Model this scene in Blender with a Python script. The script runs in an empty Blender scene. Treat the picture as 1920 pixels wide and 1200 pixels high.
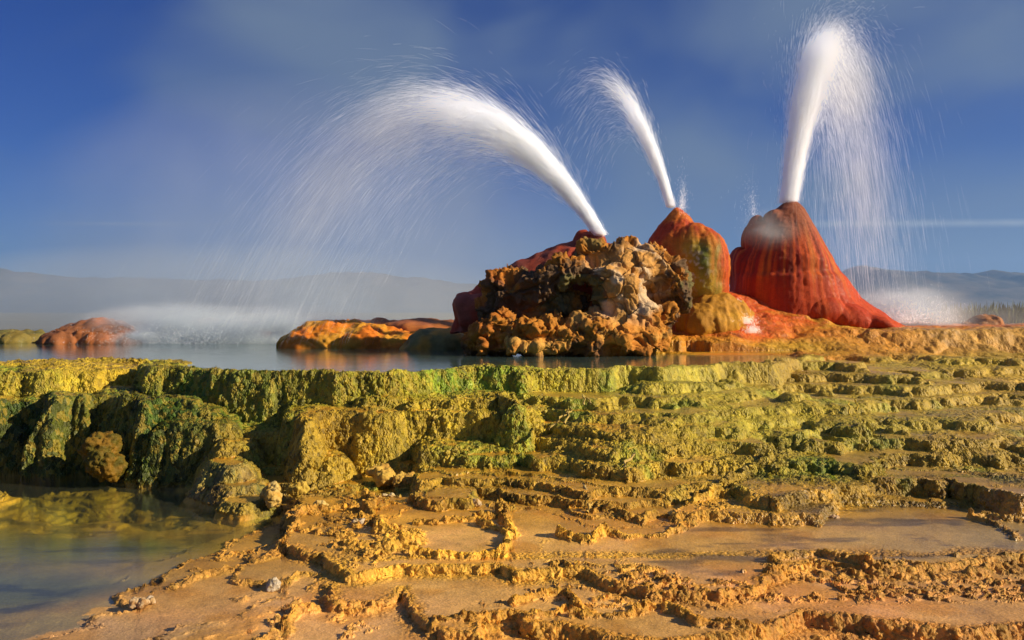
import bpy, bmesh, math, random
import numpy as np
from mathutils import Vector, Matrix
random.seed(7); RNG = np.random.default_rng(11)
S = bpy.context.scene
COL = S.collection
R = math.radians
HZ, F, CX, HC = 585.0, 1600.0, 960.0, 1.6      # horizon row, focal length in photo pixels, centre column, eye height

# ------------------------------------------------------------------ helpers
def at(px, py, Y):
    return np.array([(px-CX)/F*Y, Y, HC-(py-HZ)/F*Y])
def on(px, py, z):
    Y = (HC-z)*F/(py-HZ)
    return ((px-CX)/F*Y, Y)

def tag(o, label=None, cat=None, group=None, kind=None):
    if label: o['label'] = label
    if cat: o['category'] = cat
    if group: o['group'] = group
    if kind: o['kind'] = kind
    return o

def _hash(ix, iy, iz, seed):
    h = (ix.astype(np.int64)*374761393 + iy.astype(np.int64)*668265263 + iz.astype(np.int64)*2147483647*3 + seed*1274126177) & 0xffffffff
    h = h.astype(np.uint32)
    h ^= h >> np.uint32(13); h *= np.uint32(1274126177); h ^= h >> np.uint32(16); h *= np.uint32(2246822519); h ^= h >> np.uint32(15)
    return h.astype(np.float32)/np.float32(4294967295.0)

def vn2(x, y, seed=0):
    ix = np.floor(x); iy = np.floor(y)
    fx = (x-ix).astype(np.float32); fy = (y-iy).astype(np.float32)
    ix = ix.astype(np.int64); iy = iy.astype(np.int64); z = np.zeros_like(ix)
    u = fx*fx*fx*(fx*(fx*6-15)+10); v = fy*fy*fy*(fy*(fy*6-15)+10)
    a = _hash(ix, iy, z, seed); b = _hash(ix+1, iy, z, seed); c = _hash(ix, iy+1, z, seed); d = _hash(ix+1, iy+1, z, seed)
    return (a*(1-u)+b*u)*(1-v)+(c*(1-u)+d*u)*v
def fbm2(x, y, scale, octs=4, seed=0, gain=.5):
    s = 0; a = 1; t = 0; f = 1/scale
    for k in range(octs):
        s = s+a*(vn2(x*f+17.3*k, y*f-9.1*k, seed+k)*2-1); t += a; a *= gain; f *= 2.03
    return s/t*1.6
def vn3(p, seed=0):
    i = np.floor(p); f = (p-i).astype(np.float32); i = i.astype(np.int64)
    w = f*f*(3-2*f); r = 0
    for dx in (0, 1):
        for dy in (0, 1):
            for dz in (0, 1):
                k = (w[:, 0] if dx else 1-w[:, 0])*(w[:, 1] if dy else 1-w[:, 1])*(w[:, 2] if dz else 1-w[:, 2])
                r = r+k*_hash(i[:, 0]+dx, i[:, 1]+dy, i[:, 2]+dz, seed)
    return r
def fbm3(p, scale, octs=4, seed=0, gain=.5):
    s = 0; a = 1; t = 0; f = 1/scale
    for k in range(octs):
        s = s+a*(vn3(p*f+13.7*k, seed+k)*2-1); t += a; a *= gain; f *= 2.03
    return s/t*1.6
def voro3(p, seed=0):
    i = np.floor(p).astype(np.int64); f = p-i
    F1 = np.full(len(p), 9.0); F2 = np.full(len(p), 9.0); cid = np.zeros(len(p))
    for dx in (-1, 0, 1):
        for dy in (-1, 0, 1):
            for dz in (-1, 0, 1):
                a, b, c = i[:, 0]+dx, i[:, 1]+dy, i[:, 2]+dz
                d = np.sqrt((dx+_hash(a, b, c, seed)-f[:, 0])**2+(dy+_hash(a, b, c, seed+51)-f[:, 1])**2+(dz+_hash(a, b, c, seed+87)-f[:, 2])**2)
                n = d < F1
                F2 = np.where(n, F1, np.minimum(F2, d)); cid = np.where(n, _hash(a, b, c, seed+133), cid); F1 = np.where(n, d, F1)
    return F1, F2, cid
def facets(p, seed=0):
    """broken rock: every cell is a block with its own tilted face; returns the face height, the gap to the next block and the cell id"""
    i = np.floor(p).astype(np.int64); f = p-i
    F1 = np.full(len(p), 9.0); F2 = np.full(len(p), 9.0); cid = np.zeros(len(p)); tilt = np.zeros(len(p))
    for dx in (-1, 0, 1):
        for dy in (-1, 0, 1):
            for dz in (-1, 0, 1):
                a, b, c = i[:, 0]+dx, i[:, 1]+dy, i[:, 2]+dz
                v = np.c_[f[:, 0]-dx-_hash(a, b, c, seed), f[:, 1]-dy-_hash(a, b, c, seed+51), f[:, 2]-dz-_hash(a, b, c, seed+87)]
                d = np.sqrt((v*v).sum(1)); n = d < F1
                r = np.c_[_hash(a, b, c, seed+201), _hash(a, b, c, seed+211), _hash(a, b, c, seed+221)]*2-1
                F2 = np.where(n, F1, np.minimum(F2, d)); F1 = np.where(n, d, F1)
                cid = np.where(n, _hash(a, b, c, seed+133), cid); tilt = np.where(n, (v*r).sum(1), tilt)
    return tilt+(cid-.5)*.6, F2-F1, cid
def voro2(x, y, seed=0):
    ix = np.floor(x).astype(np.int64); iy = np.floor(y).astype(np.int64); fx = x-ix; fy = y-iy; z = np.zeros_like(ix)
    F1 = np.full(x.shape, 9.0, np.float32); F2 = F1.copy()
    for dx in (-1, 0, 1):
        for dy in (-1, 0, 1):
            d = np.sqrt((dx+_hash(ix+dx, iy+dy, z, seed)-fx)**2+(dy+_hash(ix+dx, iy+dy, z, seed+51)-fy)**2)
            n = d < F1
            F2 = np.where(n, F1, np.minimum(F2, d)); F1 = np.where(n, d, F1)
    return F1, F2
def sstep(a, b, x):
    t = np.clip((x-a)/(b-a), 0, 1); return t*t*(3-2*t)

def seg_dist(x, y, pts, closed):
    """signed (negative inside) distance to a polygon, or plain distance to a polyline"""
    d2 = np.full(x.shape, 1e9, np.float32); ins = np.zeros(x.shape, bool)
    n = len(pts)
    for k in range(n if closed else n-1):
        ax, ay = pts[k]; bx, by = pts[(k+1) % n]
        ex, ey = bx-ax, by-ay; px_, py_ = x-ax, y-ay
        t = np.clip((px_*ex+py_*ey)/(ex*ex+ey*ey+1e-12), 0, 1)
        d2 = np.minimum(d2, (px_-ex*t)**2+(py_-ey*t)**2)
        if closed and ay != by:
            ins ^= ((ay > y) != (by > y)) & (x < ex*(y-ay)/(by-ay)+ax)
    d = np.sqrt(d2)
    return np.where(ins, -d, d) if closed else d

def mesh_np(name, V, faces, mat=None, parent=None, smooth=True, attrs=None):
    me = bpy.data.meshes.new(name)
    V = np.ascontiguousarray(V, np.float32); faces = np.ascontiguousarray(faces, np.int32)
    nf, k = faces.shape
    me.vertices.add(len(V)); me.vertices.foreach_set('co', V.ravel())
    me.loops.add(nf*k); me.loops.foreach_set('vertex_index', faces.ravel())
    me.polygons.add(nf); me.polygons.foreach_set('loop_start', np.arange(0, nf*k, k, dtype=np.int32))
    me.update(calc_edges=True)
    if smooth: me.polygons.foreach_set('use_smooth', np.ones(nf, bool))
    for a, arr in (attrs or {}).items(): set_attr(me, a, arr)
    if mat: me.materials.append(mat)
    o = bpy.data.objects.new(name, me); COL.objects.link(o); o.parent = parent
    return o
def set_attr(me, a, arr):
    arr = np.asarray(arr, np.float32)
    if arr.ndim == 2:
        t = me.attributes.new(a, 'FLOAT_COLOR', 'POINT')
        t.data.foreach_set('color', np.concatenate([arr, np.ones((len(arr), 1), np.float32)], 1).ravel())
    else:
        t = me.attributes.new(a, 'FLOAT', 'POINT'); t.data.foreach_set('value', arr)

# ------------------------------------------------------------------ materials
class NT:
    def __init__(s, name):
        s.m = bpy.data.materials.new(name); s.m.use_nodes = True
        s.t = s.m.node_tree; s.t.nodes.clear()
        s.out = s.n('ShaderNodeOutputMaterial')
    def n(s, typ, **kw):
        x = s.t.nodes.new(typ)
        for k, v in kw.items(): setattr(x, k, v)
        return x
    def l(s, a, b): s.t.links.new(a, b)
    def val(s, sock, v):
        if isinstance(v, bpy.types.NodeSocket): s.l(v, sock)
        else: sock.default_value = v
    def math(s, op, a, b=0.0, c=None, clamp=False):
        x = s.n('ShaderNodeMath', operation=op, use_clamp=clamp)
        s.val(x.inputs[0], a); s.val(x.inputs[1], b)
        if c is not None: s.val(x.inputs[2], c)
        return x.outputs[0]
    def attr(s, name, out='Fac'):
        return s.n('ShaderNodeAttribute', attribute_name=name).outputs[out]
    def pos(s): return s.n('ShaderNodeNewGeometry').outputs['Position']
    def noise(s, vec, scale, detail=4, rough=.55, dist=0):
        x = s.n('ShaderNodeTexNoise'); s.l(vec, x.inputs['Vector'])
        x.inputs['Scale'].default_value = scale; x.inputs['Detail'].default_value = detail
        x.inputs['Roughness'].default_value = rough; x.inputs['Distortion'].default_value = dist
        return x.outputs['Fac']
    def voro(s, vec, scale, feature='F1', out='Distance', smooth=None):
        x = s.n('ShaderNodeTexVoronoi', feature=feature); s.l(vec, x.inputs['Vector'])
        x.inputs['Scale'].default_value = scale
        if smooth is not None: x.inputs['Smoothness'].default_value = smooth
        return x.outputs[out]
    def ramp(s, f, stops):
        x = s.n('ShaderNodeValToRGB'); s.val(x.inputs[0], f)
        e = x.color_ramp.elements
        while len(e) < len(stops): e.new(.5)
        for k, (p, c) in enumerate(stops):
            e[k].position = p; e[k].color = (*c, 1) if len(c) == 3 else c
        return x.outputs[0]
    def mixc(s, f, a, b, mode='MIX'):
        x = s.n('ShaderNodeMix', data_type='RGBA', blend_type=mode)
        s.val(x.inputs['Factor'], f)
        for sock, v in ((x.inputs['A'], a), (x.inputs['B'], b)):
            pass
        s.val(x.inputs[6], a if isinstance(a, bpy.types.NodeSocket) else (*a, 1)); s.val(x.inputs[7], b if isinstance(b, bpy.types.NodeSocket) else (*b, 1))
        return x.outputs[2]
    def bsdf(s, color, rough=.8, **kw):
        b = s.n('ShaderNodeBsdfPrincipled')
        s.val(b.inputs['Base Color'], color if isinstance(color, bpy.types.NodeSocket) else (*color, 1)); s.val(b.inputs['Roughness'], rough)
        for k, v in kw.items(): s.val(b.inputs[k.replace('_', ' ')], v)
        return b
    def bump(s, h, strength, dist, b):
        x = s.n('ShaderNodeBump'); s.val(x.inputs['Height'], h); x.inputs['Strength'].default_value = strength
        x.inputs['Distance'].default_value = dist; s.l(x.outputs[0], b.inputs['Normal'])
    def surf(s, b): s.l(b.outputs[0], s.out.inputs['Surface']); return s.m
    def disp(s, h, scale):
        d = s.n('ShaderNodeDisplacement'); s.val(d.inputs['Height'], h); d.inputs['Midlevel'].default_value = 0; d.inputs['Scale'].default_value = scale
        s.l(d.outputs[0], s.out.inputs['Displacement']); s.m.displacement_method = 'BOTH'

def mat_terrain():
    t = NT('algae_travertine'); P = t.pos()
    knob, wet, col, crust = t.attr('knob'), t.attr('wet'), t.attr('col', 'Color'), t.attr('crust')
    nz = t.noise(P, 9, 4)
    # knobs: rounded cells about 4 cm across, finer grains on top of them
    wv = t.n('ShaderNodeVectorMath', operation='MULTIPLY_ADD'); t.l(t.n('ShaderNodeTexNoise').outputs['Color'], wv.inputs[0])
    tn = wv.inputs[0].links[0].from_node; t.l(P, tn.inputs['Vector']); tn.inputs['Scale'].default_value = 14; tn.inputs['Detail'].default_value = 2
    wv.inputs[1].default_value = (.05, .05, .05); t.l(P, wv.inputs[2])
    W = wv.outputs[0]
    mw = t.n('ShaderNodeMapping'); t.l(W, mw.inputs[0]); mw.inputs['Scale'].default_value = (1, 1, .6); W0 = W; W = mw.outputs[0]
    pick = t.math('MULTIPLY', t.math('SUBTRACT', t.noise(P, 2.2, 3), .38, clamp=True), 4.5, clamp=True)
    v1a = t.voro(W, 27, 'SMOOTH_F1', smooth=.35); v1b = t.voro(W, 17, 'SMOOTH_F1', smooth=.25)
    v1 = t.math('ADD', t.math('MULTIPLY', v1a, t.math('SUBTRACT', 1.0, pick)), t.math('MULTIPLY', v1b, pick)); v2 = t.voro(W, 62, 'F1')
    n1 = t.noise(P, 45, 5, .65)
    k1 = t.math('SUBTRACT', .75, v1); k1 = t.math('MULTIPLY', k1, 1.0)
    k2 = t.math('MULTIPLY', t.math('SUBTRACT', .6, v2), .32)
    kn = t.math('MULTIPLY', t.math('MULTIPLY', t.math('ADD', k1, k2), knob), t.math('MULTIPLY_ADD', t.noise(P, 3.7, 3), 1.3, .4))
    # crusty lace of the rims
    cr = t.math('MULTIPLY', t.math('ADD', t.math('SUBTRACT', .55, t.voro(W, 34, 'SMOOTH_F1', smooth=.3)), t.math('SUBTRACT', t.noise(P, 34, 4, .6, .6), .5)), crust)
    cr = t.math('MULTIPLY', cr, .42)
    fine = t.math('MULTIPLY', t.math('SUBTRACT', n1, .5), .15)
    h = t.math('ADD', t.math('ADD', kn, cr), fine)
    t.disp(h, .042)
    # colour: cell to cell variation of the growth, plus fine grain
    cc = t.voro(W, 25, 'F1', 'Color'); sep = t.n('ShaderNodeSeparateColor'); t.l(cc, sep.inputs[0])
    var = t.math('MULTIPLY_ADD', sep.outputs[0], .75, .6)
    var = t.math('ADD', t.math('MULTIPLY', t.math('SUBTRACT', var, 1), t.math('ADD', knob, .12)), 1)
    var2 = t.math('MULTIPLY_ADD', t.noise(P, 75, 5, .8), 1.7, .15)
    c = t.mixc(1, col, t.n('ShaderNodeCombineColor').outputs[0], 'MULTIPLY')
    cmb = c.node.inputs[7].links[0].from_node
    vv = t.math('MULTIPLY', var, var2)
    for i in range(3): t.l(vv, cmb.inputs[i])
    gold = t.math('MULTIPLY', t.math('GREATER_THAN', sep.outputs[1], .62), t.math('MULTIPLY', knob, .35))
    c = t.mixc(gold, c, (.50, .34, .035))
    rough = t.math('SUBTRACT', .62, t.math('MULTIPLY', wet, .36))
    rough = t.math('ADD', rough, t.math('MULTIPLY', t.math('SUBTRACT', nz, .5), .2))
    b = t.bsdf(c, rough, Specular_IOR_Level=.35, Coat_Weight=t.math('MULTIPLY', wet, .75), Coat_Roughness=.2, Coat_IOR=1.33)
    return t.surf(b)

def mat_attr(name, scale=60, rough=.55, coat=.3, fine=.35, dist=.006, disp=None):
    """colour from the 'col' attribute, fine grain bump"""
    t = NT(name); P = t.pos(); col = t.attr('col', 'Color')
    n = t.noise(P, scale, 5, .65); n2 = t.noise(P, scale*.22, 3)
    f = t.math('MULTIPLY_ADD', n, 1.0, .5); f = t.math('MULTIPLY', f, t.math('MULTIPLY_ADD', n2, .5, .75))
    cmb = t.n('ShaderNodeCombineColor'); [t.l(f, cmb.inputs[i]) for i in range(3)]
    c = t.mixc(1, col, cmb.outputs[0], 'MULTIPLY')
    b = t.bsdf(c, rough, Specular_IOR_Level=.2, Coat_Weight=coat, Coat_Roughness=.3, Coat_IOR=1.33)
    t.bump(n, fine, dist, b)
    return t.surf(b)

def mat_water(name, tint, clear, wave=30, wstr=.06, rough=.03, stretch=(1, 2.5, 1)):
    t = NT(name); P = t.pos()
    mp = t.n('ShaderNodeMapping'); t.l(P, mp.inputs[0]); mp.inputs['Scale'].default_value = stretch
    n = t.noise(mp.outputs[0], wave, 4, .6)
    bp = t.n('ShaderNodeBump'); t.l(n, bp.inputs['Height']); bp.inputs['Strength'].default_value = wstr; bp.inputs['Distance'].default_value = .02
    dt = t.n('ShaderNodeVectorMath', operation='DOT_PRODUCT'); t.l(t.n('ShaderNodeNewGeometry').outputs['Incoming'], dt.inputs[0]); t.l(bp.outputs[0], dt.inputs[1])
    sch = t.math('POWER', t.math('SUBTRACT', 1.0, t.math('ABSOLUTE', dt.outputs['Value']), clamp=True), 5.0)   # Schlick, the same from both sides
    sch = t.math('MULTIPLY_ADD', sch, .98, .02)
    gl = t.n('ShaderNodeBsdfGlossy'); gl.inputs['Roughness'].default_value = rough; gl.inputs['Color'].default_value = (1, 1, 1, 1); t.l(bp.outputs[0], gl.inputs['Normal'])
    tr = t.n('ShaderNodeBsdfTransparent'); tr.inputs[0].default_value = (*tint, 1)
    df = t.n('ShaderNodeBsdfDiffuse'); df.inputs[0].default_value = (*tint, 1)
    m0 = t.n('ShaderNodeMixShader'); m0.inputs[0].default_value = clear; t.l(df.outputs[0], m0.inputs[1]); t.l(tr.outputs[0], m0.inputs[2])
    m1 = t.n('ShaderNodeMixShader'); t.l(sch, m1.inputs[0]); t.l(m0.outputs[0], m1.inputs[1]); t.l(gl.outputs[0], m1.inputs[2])
    return t.surf(m1)

def mat_spray():
    t = NT('spray_water')
    d = t.n('ShaderNodeBsdfDiffuse'); d.inputs[0].default_value = (.72, .74, .77, 1)
    tl = t.n('ShaderNodeBsdfTranslucent'); tl.inputs[0].default_value = (.66, .68, .71, 1)
    m = t.n('ShaderNodeAddShader')
    t.l(d.outputs[0], m.inputs[0]); t.l(tl.outputs[0], m.inputs[1])
    return t.surf(m)

def mat_plain_noise(name, c1, c2, scale, rough=.9):
    t = NT(name); P = t.pos(); n = t.noise(P, scale, 6, .6)
    b = t.bsdf(t.ramp(n, [(.3, c1), (.7, c2)]), rough, Specular_IOR_Level=.2)
    return t.surf(b)

M_TERR = mat_terrain()
M_MOUND = mat_attr('wet_mineral_crust', 60, .66, .05, .9, .012)
M_ROCK = mat_attr('dry_mineral_crust', 55, .75, .0, .8, .01)
M_STONE = mat_attr('pale_sinter', 60, .8, 0, .8, .008)
M_SPRAY = mat_spray()

# ------------------------------------------------------------------ terrain height
CP = []
def cp(px, py, Y): p = at(px, py, Y); CP.append(tuple(p))
def cz(px, Y, z): CP.append(((px-CX)/F*Y, Y, z))
for a in [(1600,690,11),(1600,720,10),(1600,760,9),(1600,800,8.2),(1600,850,7.5),(1600,885,7.1),
          (1900,660,13),(1900,690,11.5),(1900,720,10.3),(1900,780,8.8),(1900,850,7.6),(1900,890,7.05),(1750,655,12.9),(1700,646,13.2),
          (1300,715,9.6),(1300,745,8.7),(1300,780,8.1),(1300,820,7.6),(1300,870,7.15),(1300,920,6.75),
          (1100,716,9.0),(1100,745,8.4),(1100,785,7.95),(1100,830,7.5),(1100,880,7.1),(1100,930,6.7),
          (900,850,7.5),(985,845,7.6),(1040,838,7.6),(900,890,7.15),(900,930,6.8),(780,872,7.5),(780,905,7.2),(650,893,7.4),(650,930,6.9),(560,908,7.4),
          (1450,690,11),(1450,660,12.4),(1450,730,9.6),(1450,850,7.4),
          (1300,643,12.9),(1320,606,13.5),(1340,566,14),(1400,562,14.3),(1450,590,14),(1500,606,13.8),(1600,618,13.8),(1700,617,14.6),
          (1400,642,12.9),(1500,642,13.2),(1480,626,13.5)]: cp(*a)
for a in [(0,8.3,-.05),(0,7,-.05),(0,5.5,-.05),(0,4.3,-.015),(200,7.6,-.05),(200,6,-.05),(350,7.2,-.05),(430,6.5,-.04),(300,5,.0),(250,4.2,.025),
          (-500,8,-.05),(-500,6,-.05),(-500,4.3,-.04),(0,9.5,0),(300,9.5,.1),(500,9,.2),(500,6.6,0.0),(120,4.9,-.025),
          (500,5.2,.035),(480,4.2,.025),(600,4.6,.02),(600,6,.07),(800,4.2,0),(800,5.5,.07),(800,6.4,.09),(1100,4.1,-.02),(1100,5.2,.065),(1100,6.2,.1),
          (1400,4.1,-.03),(1400,5,.06),(1400,6,.09),(1700,4.1,-.06),(1700,4.7,.03),(1700,5.4,.08),(1700,6.6,.085),(2000,6.3,.085),(2000,5,.05),(2000,4.1,-.06),
          (1000,3.4,-.06),(300,3.4,.02),(1700,3.4,-.09),(2200,9,.5),(2200,7,.2),(2200,12,.9),
          (1450,15.5,1.95),(1300,15.2,1.85),(1450,18,1.1),(1900,15.5,1.3),(1900,20,1.2),(1000,16,1.05),(700,16,1.0),(700,20,.7),(0,16.5,.93),(0,20,.6),
          (-400,16,.9),(-400,11,.9),(600,12,.9),(1000,12,.9),(100,12,.9),(1000,13.5,1.0),(1150,14.5,1.3),(2300,15,1.2)]: cz(*a)
CP = np.array(CP)
def tps_fit(P, lam=.003):
    n = len(P); d = np.hypot(P[:, None, 0]-P[None, :, 0], P[:, None, 1]-P[None, :, 1])
    K = np.where(d > 0, d*d*np.log(d+1e-9), 0)+lam*np.eye(n)
    Q = np.c_[np.ones(n), P[:, :2]]
    A = np.block([[K, Q], [Q.T, np.zeros((3, 3))]])
    return np.linalg.solve(A, np.r_[P[:, 2], 0, 0, 0])
TW = tps_fit(CP)
def tps(X, Y):
    r = TW[-3]+TW[-2]*X+TW[-1]*Y
    for k in range(len(CP)):
        d2 = (X-CP[k, 0])**2+(Y-CP[k, 1])**2+1e-12
        r = r+np.float32(TW[k]*.5)*d2*np.log(d2)
    return r

# plateaus: height, wall slope, lip rounding, lip traced as pixels on the plane of that height
PL = [
 ('pool', 1.00, 3.2, .05, [(-700,694),(0,683),(200,677),(325,676),(292,683),(268,688),(300,691),(450,696),(600,698),(750,697),(900,692),(1100,690.5),(1250,690),(1320,685),(1450,680),(1540,668),(1400,640),(1000,634),(-700,636)]),
 ('a2', .955, 3.0, .04, [(-700,706),(0,698),(150,696),(245,691),(268,682),(-700,680)]),
 ('c1', .69, 6, .16, [(-400,764),(0,757),(22,757),(34,750),(34,738),(-400,738)]),
 ('c2', .70, 6, .16, [(28,753),(60,751),(95,748),(100,735),(28,735)]),
 ('c3', .77, 6, .18, [(85,746),(110,743),(140,740),(165,740),(172,735),(85,730)]),
 ('c4', .75, 5, .14, [(160,742),(185,740),(215,742),(262,747),(276,740),(262,722),(160,722)]),
 ('d1', .72, 5, .16, [(264,760),(300,757),(340,755),(372,757),(386,752),(370,741),(330,742),(290,747),(268,748)]),
 ('d2', .64, 5, .16, [(268,775),(340,775),(395,775),(425,770),(440,762),(400,750),(300,750)]),
 ('d3', .56, 6, .16, [(285,795),(340,797),(400,797),(440,793),(455,785),(455,770),(440,760),(380,760),(280,770)]),
 ('f1', .42, 1.7, .10, [(402,830),(430,830),(470,826),(480,815),(420,812)]),
 ('f2', .30, 1.6, .10, [(402,868),(430,872),(455,868),(470,850),(420,842)]),
 ('f3', .17, 1.6, .08, [(396,908),(430,914),(480,908),(480,885),(410,880)]),
 ('f4', .10, 1.6, .06, [(422,942),(470,945),(510,935),(500,915),(430,915)]),
 ('e1', .455, 3.4, .06, [(402,809),(440,812),(480,814),(530,813),(572,812),(585,800),(560,790),(430,790)]),
 ('e2', .19, 2.6, .05, [(455,877),(490,879),(550,878),(585,872),(592,860),(470,857)]),
 ('e3', .125, 2.2, .04, [(470,912),(520,909),(560,909),(590,900),(580,890),(480,890)]),
 ('g1', .64, 3.6, .08, [(575,790),(600,781),(640,778),(700,778),(770,778),(840,777),(930,777),(985,775),(990,768),(900,755),(560,755),(553,775)]),
 ('but2', .31, 1.7, .08, [(566,842),(600,838),(640,844),(644,858),(610,862),(572,858)]),
 ('but3', .18, 1.6, .06, [(570,878),(610,872),(645,876),(640,888),(598,890)]),
 ('g2', .37, 2.6, .04, [(790,842),(860,843),(940,843),(955,834),(940,822),(800,822)]),
 ('b1', .76, 3.0, .08, [(674,747),(700,745),(735,744),(762,746),(770,750),(762,730),(685,730)]),
 ('p1', .75, 3.0, .05, [(690,749),(765,750),(860,750),(920,750),(960,749),(980,744),(950,735),(690,735)]),
 ('m1', .76, 3.0, .10, [(870,744),(900,741),(935,743),(955,750),(970,758),(960,745),(930,736),(885,737)]),
 ('fan', .645, 1.1, .10, [(992,774),(1010,770),(1040,767),(1070,767),(1096,770),(1088,760),(1002,762)]),
 ('q0', .575, 2.0, .05, [(1150,792),(1200,795),(1280,797),(1310,790),(1290,785),(1160,784)]),
 ('q1', .525, 3.2, .06, [(1505,804),(1525,798),(1562,798),(1570,803),(1600,804),(1640,802),(1600,790),(1520,788)]),
 ('q1b', .44, 2.6, .06, [(1400,818),(1440,820),(1500,822),(1510,814),(1440,808),(1400,810)]),
 ('q2', .41, 2.4, .05, [(1050,836),(1150,840),(1250,838),(1300,834),(1290,826),(1060,828)]),
 ('q3', .23, 2.0, .07, [(1245,905),(1200,893),(1150,880),(1180,868),(1250,868),(1290,872),(1305,885),(1285,897)]),
 ('q4', .43, 2.6, .05, [(1690,810),(1740,808),(1765,812),(1800,816),(1790,806),(1700,802)]),
 ('q4b', .37, 2.6, .05, [(1800,828),(1860,832),(1920,842),(2050,850),(2050,838),(1850,818)]),
 ('w', .255, 3.4, .06, [(1540,893),(1575,886),(1600,896),(1625,899),(1700,898),(1742,902),(1747,895),(1800,905),(1835,908),(1842,915),(1900,925),(2000,930),(2100,925),(2000,900),(1900,890),(1700,880),(1560,870)]),
 ('v1', .24, 2.4, .04, [(1460,935),(1500,927),(1530,917),(1547,906),(1535,895),(1480,890),(1400,900),(1370,912),(1420,926)]),
 ('v2', .16, 2.2, .03, [(1290,962),(1350,957),(1440,963),(1530,965),(1546,950),(1530,930),(1300,930)]),
 ('s1', .215, 2.4, .03, [(780,905),(840,893),(950,900),(1050,915),(1100,925),(1150,915),(1100,900),(1000,890),(850,880),(770,890)]),
 ('s2', .165, 2.6, .03, [(880,935),(870,918),(900,912),(960,925),(1060,938),(1180,945),(1260,938),(1250,920),(1000,905),(860,900),(800,920),(795,932),(840,937)]),
 ('s3', .16, 2.8, .03, [(780,928),(800,917),(860,918),(878,920),(872,936),(800,940)]),
 ('fa', .095, 2.4, .015, [(545,1000),(542,1015),(580,1032),(625,1052),(660,1078),(700,1068),(760,1062),(850,1062),(920,1060),(955,1072),(1100,1068),(1160,1090),(1250,1112),(1350,1115),(1400,1105),(1440,1078),(1500,1055),(1530,1050),(1580,1055),(1630,1068),(1750,1065),(1850,1052),(1920,1040),(2200,1030),(2200,930),(560,930),(560,970)]),
 ('fb', .05, 2.4, .015, [(630,1110),(650,1128),(710,1128),(760,1105),(775,1145),(800,1165),(850,1185),(900,1190),(890,1150),(960,1145),(1000,1165),(1060,1175),(1130,1190),(1200,1200),(1400,1180),(1500,1150),(1650,1165),(1800,1175),(2200,1170),(2200,1050),(640,1060)]),
 ('ob', 1.33, 1.0, .07, [(1490,616.5),(1560,617),(1700,617.5),(1860,617),(2300,617),(2300,605),(1700,605),(1500,608)]),
 ('ap1', 1.08, .9, .08, [(1180,653),(1235,652),(1290,650),(1400,649),(1450,648),(1480,644),(1400,632),(1190,636)]),
 ('ap2', 1.22, .9, .09, [(1215,632),(1270,632),(1330,630),(1420,629),(1480,627),(1470,616),(1230,618)]),
]
PLW = [(n, z, s, r, [on(px, py, z) for px, py in pts]) for n, z, s, r, pts in PL]
POOL = PLW[0][4]
RIMS = [(.03,.035,[(1835,978),(1850,972),(1885,978),(1960,990)]),(.025,.03,[(1835,978),(1870,990),(1900,1003),(1905,1015)]),
 (.045,.03,[(1042,1005),(1060,1020),(1085,1022),(1120,1005)]),(.03,.03,[(1120,1005),(1160,1010),(1230,1008),(1280,1000),(1320,988)]),
 (.06,.04,[(945,975),(965,960),(950,985),(955,1015)]),(.035,.025,[(900,985),(920,1000),(945,1010),(948,1030),(930,1040)]),
 (.03,.035,[(770,985),(840,978),(900,975),(945,975)]),(.03,.03,[(960,1120),(1040,1098),(1068,1098),(1092,1125)]),
 (.03,.035,[(1090,1150),(1180,1145),(1235,1125),(1260,1135),(1330,1155),(1420,1160)]),
 (.03,.035,[(810,1165),(815,1148),(860,1148),(900,1150)]),(.04,.05,[(780,1045),(870,1052),(940,1048)]),(.05,.12,[(650,1035),(700,1032),(760,1022)]),
 (.02,.07,[(330,1080),(400,1060),(470,1045),(530,1030)]),(.055,.04,[(1310,960),(1340,945),(1400,925),(1440,915)]),(.055,.035,[(1110,970),(1130,965),(1160,975),(1200,985),(1230,975)]),
 (.04,.03,[(545,1000),(565,975),(600,960),(660,955)]),(.05,.05,[(690,945),(692,975),(715,1000),(740,1010)]),(.03,.05,[(490,1190),(540,1160),(570,1130),(600,1120)]),
 (.03,.03,[(1440,1078),(1470,1050),(1530,1045),(1580,1050),(1640,1070)]),(.03,.03,[(1500,1065),(1560,1065),(1620,1080)]),(.035,.06,[(1850,1075),(1900,1065),(1950,1070)]),
 (.03,.04,[(1000,1145),(1060,1132),(1100,1140)]),(.03,.035,[(620,1105),(660,1125),(700,1125)])]
RIMW = [(h, w, [on(px, py, .08) for px, py in pts]) for h, w, pts in RIMS]
LEV = np.concatenate([np.arange(-.2, .12, .03), np.arange(.12, 1.10, .105), np.arange(1.10, 2.6, .085)])

def bbox_mask(X, Y, pts, m):
    xs = [p[0] for p in pts]; ys = [p[1] for p in pts]
    return (X > min(xs)-m) & (X < max(xs)+m) & (Y > min(ys)-m) & (Y < max(ys)+m)

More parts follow.
